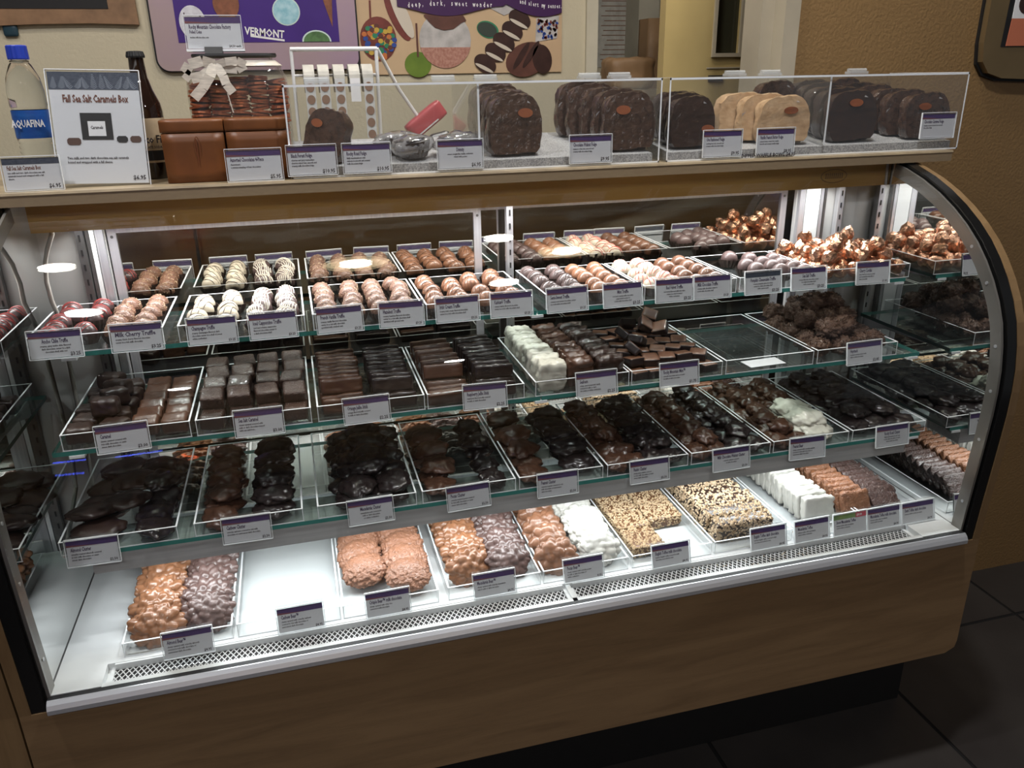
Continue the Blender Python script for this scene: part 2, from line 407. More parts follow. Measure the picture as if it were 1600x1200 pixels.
struct('wall_back', MB().box(-2.0, 1.53, 2.9, 3.0, 0, 3.0), ['wall_cream'])
struct('wall_corridor', MB().box(1.40, 4.0, 3.50, 3.6, 0, 3.0), ['wall_cream'])
struct('trim_1', MB().box(1.53, 1.572, 2.885, 3.02, 0, 3.0), ['trim_white'])
struct('trim_2', MB().box(1.635, 1.675, 1.825, 1.965, 0, 3.0).box(1.60, 1.635, 1.87, 1.95, 0, 3.0), ['trim_grey'])
struct('trim_3', MB().box(1.93, 2.02, 3.36, 3.5, 0, 3.0), ['trim_white'])
struct('trim_4', MB().box(1.905, 1.955, 2.42, 2.50, 0, 3.0), ['trim_grey'])
struct('wall_passage', MB().box(1.98, 2.25, 2.62, 2.70, 0, 3.0), ['trim_white'])
# yellow door with a slim window
d1 = struct('door_1', MB().box(1.60, 1.765, 2.40, 2.44, 0.02, 2.1).box(1.765, 1.85, 2.40, 2.44, 0.02, 1.655).box(1.85, 1.905, 2.40, 2.44, 0.02, 2.1).box(1.765, 1.85, 2.40, 2.44, 1.86, 2.1), ['door_yellow'])
put('window_pane', MB().box(1.764, 1.851, 2.416, 2.422, 1.65, 1.862).mesh('pane', ['window_dark']), d1)
put('window_moulding', MB().box(1.757, 1.768, 2.392, 2.40, 1.645, 1.87).box(1.847, 1.857, 2.392, 2.40, 1.645, 1.87).box(1.768, 1.847, 2.392, 2.40, 1.645, 1.656).mesh('moulding', ['trim_grey']), d1)
put('door_rail_groove', MB().box(1.745, 1.875, 2.397, 2.401, 1.612, 1.616).mesh('groove', ['trim_grey']), d1)
put('door_plate', MB().box(1.752, 1.80, 2.394, 2.40, 1.576, 1.593).mesh('plate', ['dark_steel']), d1)

# downlights
mat('lamp_glow', (1, 1, 1), 0.5, emis=((1.0, 0.95, 0.86), 40.0)); mat('lamp_ring', (0.75, 0.66, 0.42), 0.35, 0.3, emis=((1.0, 0.84, 0.52), 9.0)); mat('lamp_trim', (0.75, 0.74, 0.7), 0.4)  # lamp_ring emission stands in for lamp light reflected by the ring
SPOTN = ['over the left end of the case', 'over the right half of the case', 'behind the counter on the right', 'behind the counter on the left',
         'behind the viewer on the right', 'behind the viewer on the left', 'above the counter middle, brass ring', 'above the right counter end, brass ring']
for k, (x, y, ring) in enumerate(LAMPS):
    t = empty('ceiling_downlight', 'round recessed ceiling downlight ' + SPOTN[k], 'ceiling light', (x, y, 2.999), group='shop ceiling downlights')
    rr = 0.062
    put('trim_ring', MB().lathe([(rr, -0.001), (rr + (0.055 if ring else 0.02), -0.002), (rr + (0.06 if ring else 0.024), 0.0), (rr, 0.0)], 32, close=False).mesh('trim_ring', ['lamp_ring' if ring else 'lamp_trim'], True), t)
    put('lens', MB().lathe([(rr, -0.003), (rr, 0.0)], 32).mesh('lens', ['lamp_glow']), t)
    area('downlight_beam', (x, y, 2.985), 0.11, 0.11, (4.8 if y > 1.2 else 17.5), (1.0, 0.93, 0.82) if y > 1.2 else (0.97, 0.97, 1.0), shape='DISK')

# ------------------------------------------------------------------ display case body
def endpoly(inset=0.0, zlow=0.34, yb=1.83):
    return [(y + inset, z) for y, z in PROF] + [(yb, 1.404), (yb, zlow), (PROF[0][0] + inset, zlow)]


case = empty('display_case', 'curved-glass chocolate display case with maple base and bronze header', 'display case', (0.9, 1.45, 0))


def cput(name, mb, mats, smooth=False, label=None, parent=None):
    o = put(name, mb.mesh(name, mats, smooth)); p = parent or case; o.parent = p
    if p is case: o.matrix_parent_inverse = Matrix.Translation(-Vector(case.location))
    if label: o['label'] = label
    return o


pb = MB(); zb = 0.337
pb.prism([(-0.046, zb), (1.818, zb), (1.842, zb + 0.012), (1.846, zb + 0.03), (1.846, 0.639), (-0.046, 0.639)], 1.203, 1.223, 'y')
cput('front_panel', pb, ['maple'], label='maple laminate front panel')
cput('toe_kick', MB().box(-0.046, 1.92, 1.41, 1.80, 0.0, 0.335), ['kick_black'])
cput('base_body', MB().box(-0.03, 1.80, 1.225, 1.69, 0.337, 0.60), ['kick_black'])
for s, nm in ((0, 'left'), (1, 'right')):
    def X(a, b):
        return (W + a, W + b) if s else (-b, -a)
    x0, x1 = X(0.0, 0.006)
    cput('end_mirror', MB().prism(endpoly(0.012, 0.60, 1.70), x0, x1, 'x'), ['end_mirror'], label='mirrored inner face of the case end')
    x0, x1 = X(0.0055, 0.028)
    cput('end_frame', MB().sweep(PROF, x0, x1, 0.004, -0.03), ['black_frit'], True, label='black glass edge')
    cput('end_core', MB().prism(endpoly(0.02, 0.60, 1.83), *X(0.007, 0.027), 'x'), ['black_plastic'])
    x0, x1 = X(-0.004, 0.001)
    st = cput('end_strip', MB().sweep(PROF, x0, x1, -0.002, -0.029), ['strip_satin'], True, label='brushed metal edge strip')
    for k in (1, 3, 5, 7, 10, 12):
        y, z = PROF[k]; p0, p1 = PROF[k - 1], PROF[k + 1]; t = Vector((p1[0] - p0[0], p1[1] - p0[1])).normalized(); n = Vector((t[1], -t[0]))
        yy, zz = y + n[0] * 0.016, z + n[1] * 0.016
        sx = (W - 0.004) if s else 0.004
        mb = MB().prism([(yy + 0.0035 * math.cos(a * math.pi / 4), zz + 0.0035 * math.sin(a * math.pi / 4)) for a in range(8)], sx - 0.0012, sx + 0.0012, 'x')
        o = put('screw', mb.mesh('screw', ['aluminium']), st)
    x0, x1 = X(0.028, 0.046)
    cput('end_panel', MB().prism(endpoly(-0.006, 0.6395, 1.835), x0, x1, 'x').box(x0, x1, 1.224, 1.835, 0.34, 0.639), ['maple_up'], label='maple end panel')
nb = put('neighbour_cabinet', MB().prism([(y - 0.004, z) for y, z in PROF] + [(1.8, 1.404), (1.8, 0.0), (1.205, 0.0)], -0.75, -0.050, 'x').mesh('neighbour_cabinet', ['maple_up']))
tag(nb, 'maple cabinet end adjoining the left edge of the display case', 'cabinet')
cput('deck', MB().box(0.0, W, 1.212, 1.70, 0.60, ZD), ['white_enamel'], label='white enamel deck')
cput('deck_pan', MB().box(0.0015, W - 0.0015, 1.268, 1.69, ZD, ZPAN).box(0.0015, 0.080, 1.212, 1.268, ZD, ZPAN).box(1.702, W - 0.0015, 1.212, 1.268, ZD, ZPAN).box(0.911, 0.920, 1.212, 1.268, ZD, ZPAN - 0.003).box(0.080, 1.702, 1.212, 1.223, ZD, ZPAN - 0.003), ['white_enamel'])
for xa in (0.0, W - 0.0015): cput('deck_caulk', MB().box(xa, xa + 0.0015, 1.215, 1.69, ZD, ZPAN + 0.0003), ['dark_steel'])
rl = MB().prism([(1.194, 0.638), (1.190, 0.642), (1.190, 0.650), (1.194, 0.657), (1.200, 0.662), (1.203, 0.662), (1.203, 0.650), (1.212, 0.650), (1.212, 0.638)], 0.0, W + 0.001, 'x')
cput('sill_rail', rl, ['aluminium'], label='polished aluminium sill rail')
cput('rail_gasket', MB().box(0, W, 1.2025, 1.2115, 0.652, 0.6625), ['black_plastic'])
# front glass
cput('front_glass', MB().sweep(PROF, 0.005, W - 0.005, 0.0, -0.006), ['front_glass'], True, label='curved front glass')
# back: panels, standards, mirrored sliding doors
for nm, a, b in (('back_panel', 0.0, 0.118), ('back_panel', 1.634, W)):
    cput(nm, MB().box(a, b, BACK, BACK + 0.01, ZD, 1.40), ['white_panel'])
for a, b, m in ((0.086, 0.092, 'dark_steel'), (0.093, 0.101, 'white_enamel'), (0.1025, 0.117, 'aluminium_up'), (1.636, 1.650, 'aluminium_up'), (1.652, 1.690, 'white_enamel'), (1.692, 1.700, 'aluminium_up'), (1.702, 1.708, 'dark_steel')):
    cput('back_trim', MB().box(a, b, BACK - 0.012, BACK - 0.001, ZD + 0.01, 1.37), [m])
for x, m in ((0.077, 'dark_steel'), (0.9205, 'aluminium_up'), (1.744, 'aluminium_up')):
    o = cput('shelf_standard', MB().box(x - 0.007, x + 0.007, BACK - 0.020, BACK - 0.004, ZD + 0.02, 1.40), [m], label='slotted shelf standard')
    sl = MB().box(x - 0.0016, x + 0.0016, BACK - 0.0212, BACK - 0.0195, -0.006, 0.006).mesh('slot', ['black_plastic'])
    for k in range(24):
        put('slot', sl, o, (0, 0, 0.70 + k * 0.0285))


def door(x0, x1, y, label, w=0.016):
    o = cput('sliding_door', MB().box(x0, x0 + w, y, y + 0.014, 0.69, 1.347).box(x1 - w, x1, y, y + 0.014, 0.69, 1.347).box(x0 + w, x1 - w, y, y + 0.014, 1.329, 1.347).box(x0 + w, x1 - w, y, y + 0.014, 0.69, 0.705), ['aluminium_up'], label=label)
    put('mirror_pane', MB().box(x0 + w - 0.002, x1 - w + 0.002, y + 0.005, y + 0.009, 0.70, 1.333).mesh('mirror_pane', ['door_mirror']), o)
    for xx in (x0 + w / 2, x1 - w / 2):
        for zz in (1.322, 0.72):
            put('screw', MB().disc(xx, zz, 0.003, 0.003, y, 0, 8).mesh('screw', ['dark_steel']), o)


door(0.121, 0.862, BACK + 0.002, 'left mirrored sliding door in aluminium frame')
door(0.840, 1.622, BACK + 0.020, 'right mirrored sliding door in aluminium frame')
cput('back_skirt', MB().box(0.0, W, BACK + 0.036, BACK + 0.05, ZD, 1.40), ['black_plastic'])
cput('door_track', MB().box(0.0, W, BACK - 0.002, BACK + 0.034, ZD, 0.688), ['white_enamel'])
# header with lamp housing
hd = cput('header', MB().box(0.020, W - 0.001, 1.600, 1.607, 1.353, 1.405), ['bronze_header'], label='bronze coloured header panel')
cput('lamp_housing', MB().box(0.04, W - 0.02, 1.612, 1.70, 1.385, 1.404), ['white_enamel'])
tb = MB(); tb.tube([(0.07, 1.648, 1.382), (1.73, 1.648, 1.382)], 0.0085, 10)
mat('tube_glow', (1, 1, 1), 0.5, emis=((1.0, 0.98, 0.95), 2.0)); cput('lamp_tube', tb, ['tube_glow'], True)
ov = MB(); N = 36; cx, cz = 1.655, 1.379
for k in range(N):
    a0, a1 = 2 * math.pi * k / N, 2 * math.pi * (k + 1) / N
    ov.quad((cx + .034 * math.cos(a0), 1.5995, cz + .0155 * math.sin(a0)), (cx + .034 * math.cos(a1), 1.5995, cz + .0155 * math.sin(a1)), (cx + .0315 * math.cos(a1), 1.5995, cz + .0135 * math.sin(a1)), (cx + .0315 * math.cos(a0), 1.5995, cz + .0135 * math.sin(a0)))
for k in range(9):
    xx = cx - 0.022 + k * 0.0052; ov.quad((xx, 1.5995, cz - .006), (xx + .0036, 1.5995, cz - .006), (xx + .0036, 1.5995, cz + .006), (xx, 1.5995, cz + .006))
o = put('maker_oval', ov.mesh('maker_oval', ['header_mark']), hd)
cput('header_bead', MB().tube([(1.792, 1.598, 1.405), (1.794, 1.598, 1.353)], 0.003, 6), ['cord_white'])
# third shelf fascia and its lamp
cput('shelf_fascia', MB().prism([(Y3 + 0.002, Z3 - 0.0085), (Y3 + 0.002, Z3 - 0.045), (Y3 + 0.012, Z3 - 0.046), (Y3 + 0.012, Z3 - 0.012), (Y3 + 0.10, Z3 - 0.012), (Y3 + 0.10, Z3 - 0.0085)], 0.073, W - 0.073, 'x'), ['steel_fascia'], label='brushed steel shelf fascia hiding a lamp')
cput('fascia_end', MB().box(0.073, 0.077, Y3 + 0.012, Y3 + 0.10, Z3 - 0.045, Z3 - 0.012).box(W - 0.077, W - 0.073, Y3 + 0.012, Y3 + 0.10, Z3 - 0.045, Z3 - 0.012), ['steel_fascia'])
cput('deck_lamp_tube', MB().tube([(0.09, 1.385, 0.8275), (1.71, 1.385, 0.8275)], 0.0075, 10), ['tube_glow'], True)

# vent grilles in the deck
for gi, (gx0, gx1) in enumerate(((0.092, 0.905), (0.926, 1.690))):
    g = cput('vent_grille', MB().box(gx0, gx1, 1.228, 1.264, ZD - 0.0005, ZD + 0.0003), ['black_plastic'])
    fr = MB().box(gx0 - 0.006, gx0, 1.224, 1.268, ZD, ZD + 0.004).box(gx1, gx1 + 0.006, 1.224, 1.268, ZD, ZD + 0.004).box(gx0, gx1, 1.264, 1.268, ZD, ZD + 0.012)
    put('grille_lip', fr.mesh('grille_lip', ['white_enamel']), g)
    lt = MB(); dy = 0.036; dx = 0.036 * 0.62; p = 0.0098; k = gx0 - dx
    while k < gx1:
        for sgn in (1, -1):
            a = (k, 1.228) if sgn > 0 else (k + dx, 1.228); b = (k + dx, 1.264) if sgn > 0 else (k, 1.264)
            pts = []
            lo, hi = 0.0, 1.0
            ddx = b[0] - a[0]
            for lim, sg in ((gx0, 1), (gx1, -1)):
                tt = (lim - a[0]) / ddx
                if (ddx > 0) == (sg > 0): lo = max(lo, tt)
                else: hi = min(hi, tt)
            if hi > lo:
                q0 = (a[0] + ddx * lo, a[1] + 0.036 * lo); q1 = (a[0] + ddx * hi, a[1] + 0.036 * hi); w2 = 0.0012
                i = len(lt.v); zt = ZD + 0.0022
                lt.v += [(q0[0] - w2, q0[1], zt), (q0[0] + w2, q0[1], zt), (q1[0] + w2, q1[1], zt), (q1[0] - w2, q1[1], zt)]; lt.f.append((i, i + 1, i + 2, i + 3)); lt.m.append(0)
        k += p
    put('grille_lattice', lt.mesh('grille_lattice', ['white_enamel']), g, kind='stuff')

# counter top
ct = put('counter_top', MB().box(-0.75, 1.92, 1.55, 1.838, ZC0, ZC1 - 0.002).mesh('counter_top', ['counter_laminate']))
tag(ct, 'tan laminate counter top running above the display case', 'counter')
put('pale_edge_skin', MB().prism([(1.5485, ZC1 - 0.004), (1.550, ZC1), (1.838, ZC1), (1.838, ZC1 - 0.002), (1.552, ZC1 - 0.002), (1.5505, ZC1 - 0.004)], -0.75, 1.921, 'x').mesh('counter_skin', ['counter_edge']), ct).name = 'counter_skin'  # thin skin over the slab top and front lip, paler than the slab

# white power cord
cd = MB().tube([(0.048, 1.62, 1.385), (0.048, 1.62, 1.347), (0.035, 1.62, 1.32), (0.027, 1.62, 1.297), (0.022, 1.62, 1.261), (0.023, 1.62, 1.225), (0.022, 1.66, 1.16), (0.018, 1.66, 1.09), (0.016, 1.66, 1.0), (0.014, 1.66, 0.90), (0.016, 1.64, 0.83), (0.02, 1.58, 0.79), (0.014, 1.48, 0.765)], 0.0042, 8)
tag(put('power_cord', cd.mesh('power_cord', ['cord_white'], True)), 'thick white power cord hanging in the left corner of the case', 'cord')

# glass shelves
def shelf(x0, x1, y0, z, label):
    mb = MB().box(x0, x1, y0, 1.675, z - 0.008, z)
    mb.m = [0, 0, 1, 1, 1, 1]
    return tag(put('glass_shelf', mb.mesh('glass_shelf', ['shelf_glass', 'glass_edge'])), label, 'glass shelf', 'glass shelves of the case')


shelf(0.040, 0.9105, Y1, Z1, 'left pane of the top glass shelf carrying drizzled truffles')
shelf(0.9135, 1.760, Y1, Z1, 'right pane of the top glass shelf carrying foil cordials')
shelf(0.040, 0.894, Y2, Z2, 'left pane of the middle glass shelf under the caramels')
shelf(0.897, 1.760, Y2, Z2, 'right pane of the middle glass shelf under the empty tray')
shelf(0.040, 0.894, Y3, Z3, 'left pane of the lowest glass shelf above the steel fascia')
shelf(0.897, 1.760, Y3, Z3, 'right pane of the lowest glass shelf above the steel fascia')
for z, y0, sn in ((Z1, Y1, 'top'), (Z2, Y2, 'middle'), (Z3, Y3, 'lowest')):
    for x, xn in ((0.077, 'left'), (0.912 if z == Z1 else 0.8955, 'middle'), (1.744, 'right')):
        mb = MB().prism([(1.68, z - 0.0085), (1.68, z - 0.045), (1.60, z - 0.022), (y0 + 0.03, z - 0.013), (y0 + 0.03, z - 0.0085)], x - 0.0015, x + 0.0015, 'x')
        b = put('shelf_bracket', mb.mesh('shelf_bracket', ['aluminium'])); tag(b, f'metal bracket under the {xn} of the {sn} glass shelf', 'shelf bracket', 'shelf brackets in the case')
        put('clip', MB().box(x - 0.012, x + 0.012, y0 - 0.002, y0 + 0.018, z - 0.0135, z - 0.0085).mesh('clip', ['acrylic_edge']), b)


# ------------------------------------------------------------------ trays
def tray(x0, x1, y0, y1, z, h, label, group):
    t = 0.003; mb = MB()
    mb.box(x0, x1, y0, y1, z, z + t)
    mb.box(x0, x0 + t, y0, y1, z + t, z + h); mb.box(x1 - t, x1, y0, y1, z + t, z + h)
    mb.box(x0 + t, x1 - t, y0, y0 + t, z + t, z + h); mb.box(x0 + t, x1 - t, y1 - t, y1, z + t, z + h)
    o = put('acrylic_tray', mb.mesh('acrylic_tray', ['acrylic'])); tag(o, label, 'tray', group)
    e = MB(); r = 0.0012
    for (a, b, c, d) in ((x0, x0 + t, y0, y1), (x1 - t, x1, y0, y1), (x0 + t, x1 - t, y0, y0 + t), (x0 + t, x1 - t, y1 - t, y1)):
        e.box(a, b, c, d, z + h, z + h + 0.0006)
    put('rim', e.mesh('rim', ['acrylic_edge']), o)
    e = MB()
    for x in (x0 + 0.0005, x1 - 0.0005 - r):
        e.box(x, x + r, y0 - 0.0004, y0, z, z + h)
    e.box(x0, x1, y0 - 0.0005, y0, z, z + 0.0016)
    put('glued_edge', e.mesh('glued_edge', ['acrylic_edge']), o)
    return o


TR1 = [(.018, .233), (.256, .473), (.486, .689), (.694, .903), (.929, 1.133), (1.137, 1.344), (1.350, 1.546), (1.552, 1.768)]
TR2 = [(.057, .262), (.27, .466), (.476, .671), (.675, .863), (.884, 1.078), (1.082, 1.282), (1.289, 1.494), (1.502, 1.70)]
TR3 = [(.029, .218), (.245, .432), (.457, .639), (.649, .832), (.838, 1.012), (1.02, 1.197), (1.203, 1.386), (1.392, 1.576), (1.584, 1.772)]
TRD = [(.105, .288), (.295, .478), (.482, .662), (.68, .865), (.87, 1.05), (1.058, 1.236), (1.242, 1.425), (1.43, 1.60), (1.605, 1.78)]
N1 = ['red-drizzled and speckled milk truffles', 'white and striped cappuccino truffles', 'vanilla and hazelnut truffles', 'milk truffles with swirled tops', 'mauve and plain milk truffles', 'pink-striped and smooth milk truffles', 'a cluster of mauve truffles', 'copper-foiled cordials']
N2 = ['dark and milk caramels', 'salted caramels', 'ridged orange jelly sticks', 'raspberry jelly sticks', 'white and dark seafoam', 'square mints', None, 'coconut haystacks']
N3 = ['large dark almond clusters', 'cashew clusters', 'black macadamia clusters', 'pecan clusters', 'peanut clusters', 'raisin clusters', 'walnut clusters', 'brown and white nut bears', 'rocky road clusters']
ND = ['almond bears', None, 'crispy bears', 'macadamia bears', 'pecan bears', 'pale nut-crumb toffee', 'dark nut-crumb toffee', 'white coated toffee', 'milk and dark toffee']
for i, (a, b) in enumerate(TR1): tray(a, b, Y1 + 0.001, 1.672, Z1 + 0.0003, 0.030, f'clear acrylic tray on the top shelf holding {N1[i]}', 'trays on the top shelf')
for i, (a, b) in enumerate(TR2): tray(a, b, Y2 + 0.001, 1.668, Z2 + 0.0003, 0.029, f'clear acrylic tray on the middle shelf holding {N2[i]}' if N2[i] else 'empty clear acrylic tray on the middle shelf, a card lying inside', 'trays on the middle shelf')
for i, (a, b) in enumerate(TR3): tray(a, b, Y3 + 0.001, 1.668, Z3 + 0.0003, 0.025, f'clear acrylic tray on the lowest shelf holding {N3[i]}', 'trays on the lowest shelf')
for i, (a, b) in enumerate(TRD): tray(a, b, 1.279, 1.64, ZPAN + 0.0003, 0.027, f'clear acrylic tray on the white deck holding {ND[i]}' if ND[i] else 'empty clear acrylic tray on the white deck', 'trays on the deck')

# ------------------------------------------------------------------ truffles
TR = 0.0194


def truffle_mesh(name, seed, m, lump=0.0, fine=0.02):
    return blob(name, seed, TR, TR, 0.0195, [m], lumps=6, amp=lump, width=0.5, sub=3, fine=fine, ff=5, flat=0.9)


def drizzle_mesh(name, seed, m, n=6, r=0.0011, ang=0.5, wob=0.25):
    rd = random.Random(seed); mb = MB()
    for k in range(n):
        t = (k + 0.5) / n * 2 - 1; t *= 0.8; pts = []; a = ang + rd.uniform(-0.2, 0.2)
        for j in range(9):
            s = (j / 8 * 2 - 1) * 0.98; u = s * math.sqrt(max(0, 1 - t * t)) ; w = t + wob * 0.25 * math.sin(3 * s + k + seed)
            x = u * math.cos(a) - w * math.sin(a); y = u * math.sin(a) + w * math.cos(a); q = x * x + y * y
            if q > 0.985: f = math.sqrt(0.985 / q); x *= f; y *= f; q = 0.985
            z = math.sqrt(1 - q); pts.append((x * TR * 1.0, y * TR * 1.0, z * 0.0195 * 1.0 + 0.0195 * 0.9 + 0.0002))
        mb.tube(pts, r, 5)
    return mb.mesh(name, [m], True)


cup_me = MB().lathe([(0.0165, 0.0), (0.0215, 0.009), (0.0235, 0.017)], 32, 0, 0.045, close=False).mesh('paper_cup', ['paper_cup'])
FL = {}
def flavour(key, m, driz=None, n=6, lump=0.0, fine=0.02, r=0.0011, ang=0.5, speck=None):
    FL[key] = ([truffle_mesh('truffle_' + key, 100 + i, m, lump, fine) for i in range(3)], [drizzle_mesh('drizzle_' + key, 200 + i * 7, driz, n, r, ang + i * 0.25) for i in range(3)] if driz else None, speck)


def speck_mesh(name, seed, m, n, size, rx, ry, rz, zc, top=0.1):
    rd = random.Random(seed); mb = MB()
    for _ in range(n):
        d = Vector((rd.gauss(0, 1), rd.gauss(0, 1), rd.gauss(0, 1))).normalized(); d.z = abs(d.z) * (1 - top) + top; d.normalize()
        p = Vector((d.x * rx, d.y * ry, d.z * rz + zc)); q = size * rd.uniform(0.6, 1.2); i = len(mb.v)
        e1 = Vector((rd.gauss(0, 1), rd.gauss(0, 1), rd.gauss(0, 1))).cross(d).normalized(); e2 = d.cross(e1)
        mb.v += [tuple(p + e1 * q), tuple(p - e1 * q * 0.8 + e2 * q * 0.6), tuple(p - e1 * q * 0.7 - e2 * q * 0.7), tuple(p + d * q * 0.8)]
        mb.f += [(i, i + 1, i + 3), (i + 1, i + 2, i + 3), (i + 2, i, i + 3)]; mb.m += [0] * 3
    return mb.mesh(name, [m])


sp_nut = [speck_mesh('nut_specks', 60 + i, 'nut_pale', 55, 0.0013, TR, TR, 0.0195, 0.0176) for i in range(2)]
flavour('ancho', 'choc_plum', 'drizzle_red', 6, ang=0.3, r=0.00065)
flavour('cherry', 'choc_rough', None, lump=0.05, fine=0.05, speck=sp_nut)
flavour('champagne', 'white_choc', 'drizzle_dark', 3, ang=0.2, r=0.0007)
flavour('cappuccino', 'choc_mauve', 'drizzle_white', 8, ang=0.8, r=0.0010)
flavour('vanilla', 'choc_hazel', None, lump=0.04, fine=0.05, speck=sp_nut)
flavour('hazelnut', 'choc_hazel', None, lump=0.04, fine=0.06, speck=sp_nut)
flavour('irish', 'choc_tan', 'drizzle_milk', 4, ang=0.6, r=0.0006)
flavour('kahlua', 'choc_tan', 'drizzle_milk', 5, ang=1.1, r=0.0006)
flavour('semi', 'choc_mauve', 'drizzle_dark', 6, ang=0.4, r=0.0006)
flavour('mint', 'choc_tan', None, fine=0.03)
flavour('velvet', 'white_choc', 'drizzle_pink', 4, ang=0.7, r=0.0009)
flavour('milk', 'choc_milk', None, fine=0.015)
flavour('pumpkin', 'choc_mauve', None, lump=0.04, fine=0.03)


def truffle(key, x, y, z, label, group):
    bodies, dr, speck = FL[key]; k = rnd.randrange(3)
    o = put('truffle', bodies[k], None, (x, y, z), (rnd.uniform(-.18, .18), rnd.uniform(-.18, .18), rnd.uniform(-.5, .5))); tag(o, label, 'truffle', group)
    put('paper_cup', cup_me, o, (0, 0, -0.0006))
    if dr: put('drizzle', dr[rnd.randrange(3)], o)
    if speck: put('nut_specks', speck[rnd.randrange(2)], o, kind='stuff')
    return o


# (tray, flavour, description, sign phrase, [(column offset from tray left, [row indices])])
TL = [(0, 'ancho', 'red-drizzled dark truffle', 'Ancho Chile sign', [(0.033, [0.05, 1, 2, 3.0, 4.0]), (0.082, [0.25, 2.2, 3.1, 4.3])]),
      (0, 'cherry', 'nut-speckled milk truffle', 'Milk Cherry sign', [(0.131, [0, 1, 2, 3, 4]), (0.180, [0.2, 1.2, 2.2, 3.2, 4.2])]),
      (1, 'champagne', 'white dark-striped truffle', 'Champagne sign', [(0.030, [0.1, 1.1, 2.3, 3.5]), (0.083, [0, 1, 2.1, 3.2, 4.0])]),
      (1, 'cappuccino', 'white-drizzled mauve truffle', 'Iced Cappuccino sign', [(0.136, [0, 1, 2, 3, 4]), (0.186, [0.1, 1.1, 2.1, 3.1, 4.1])]),
      (2, 'vanilla', 'rough vanilla truffle', 'French Vanilla sign', [(0.028, [0, 1, 2.1, 3.2, 4.2]), (0.077, [0, 1, 2, 3.1, 4.2])]),
      (2, 'hazelnut', 'rough hazelnut truffle', 'Hazelnut sign', [(0.127, [0, 1.2, 2.2, 3.2, 4.2]), (0.174, [0.3, 1.3, 2.3, 3.3, 4.3])]),
      (3, 'irish', 'striped milk truffle', 'Irish Cream sign', [(0.028, [0, 1, 2.1, 3.2, 4.1]), (0.077, [0.2, 1.2, 2.3, 3.2])]),
      (3, 'kahlua', 'swirl-topped milk truffle', 'sign right of Irish Cream', [(0.125, [0.1, 1.4, 3.0, 4.0]), (0.174, [0.3, 1.3, 2.4, 3.5, 4.4])]),
      (4, 'semi', 'mauve striped truffle', 'Semi-Sweet sign', [(0.030, [0, 1, 2.1, 3.2, 4.2]), (0.078, [0.2, 1.2, 2.2, 3.2, 4.3])]),
      (4, 'mint', 'smooth milk truffle', 'Mint sign', [(0.126, [0, 1, 2.2, 3.1, 4.1]), (0.173, [0.3, 1.2, 2.2, 3.2, 4.2])]),
      (5, 'velvet', 'white pink-striped truffle', 'Red Velvet sign', [(0.028, [0, 1, 2.2, 3.3, 4.2]), (0.076, [0, 1.1, 2.2, 3.2, 4.3])]),
      (5, 'milk', 'smooth glossy milk truffle', 'Milk Chocolate sign', [(0.126, [0, 1, 2, 3, 4]), (0.174, [0.1, 1.1, 2.1, 3.1, 4.1])]),
      (6, 'pumpkin', 'plain mauve truffle', 'Pumpkin Cheesecake sign', [(0.090, [1.3, 2.3, 4.2]), (0.130, [0.6, 1.6, 2.6, 3.6]), (0.172, [0.1, 1.1, 2.1, 3.1])])]
for ti, key, desc, sign, cols in TL:
    x0, x1 = TR1[ti]
    for c, (ox, rows) in enumerate(cols):
        side = ('left', 'right')[c] if len(cols) == 2 else ('left', 'middle', 'right')[c]
        for k, r in enumerate(rows):
            truffle(key, x0 + ox + rnd.uniform(-.0035, .0035), Y1 + 0.0265 + r * 0.0425, Z1 + 0.0042, f'{desc}, {nth(k)}, {side} row behind the {sign}', f'{desc}s'.replace('  ', ' '))

# copper foil cordials
foil = []
for i in range(5):
    me = blob('foil', 300 + i, 0.0175, 0.0165, 0.0185, ['copper_foil'], 9, 0.30, 0.4, 2, 0.10, 5, 0.9, smooth=False); foil.append(me)
x0, x1 = TR1[7]; cnt = 0
for lay, (nx, ny, zz, mg) in enumerate(((6, 6, 0.004, 0.020), (5, 5, 0.030, 0.032), (3, 3, 0.052, 0.055))):
    for i in range(nx):
        for j in range(ny):
            if lay == 2 and (i + j) % 2: continue
            if lay == 1 and j == 0 and i in (1, 3): continue
            x = x0 + mg + (x1 - x0 - 2 * mg) * i / (nx - 1) + rnd.uniform(-.004, .004); y = Y1 + mg + 0.002 + (0.216 - 2 * mg) * j / (ny - 1) + rnd.uniform(-.004, .004)
            ln = ['bottom', 'middle', 'top'][lay]
            o = put('foil_cordial', foil[rnd.randrange(5)], None, (x, y, Z1 + zz + rnd.uniform(0, .003)), (rnd.uniform(-.4, .4), rnd.uniform(-.4, .4), rnd.uniform(0, 6.2)))
            tag(o, f'copper-foil cordial, {ln} layer, {nth(j)}, {ORD[i] if i else "first"} from left in its row', 'foil chocolate', 'copper foil cherry cordials')

# ------------------------------------------------------------------ middle shelf pieces
def row(name, meshes, cat, group, fmt, x, ys, z, rz=0.0, jit=0.05, tilt=0.0, xj=0.002, dz=0.0, zs=None, rxj=0.04):
    for k, y in enumerate(ys):
        o = put(name, meshes[rnd.randrange(len(meshes))], None, (x + rnd.uniform(-xj, xj), y, z + dz * k + (zs[k] if zs else 0)), (tilt + rnd.uniform(-rxj, rxj), rnd.uniform(-.04, .04), rz + rnd.uniform(-jit, jit)))
        tag(o, fmt.replace('#', nth(k)), cat, group)


def lin(a, b, n): return [a + (b - a) * i / (n - 1) for i in range(n)]


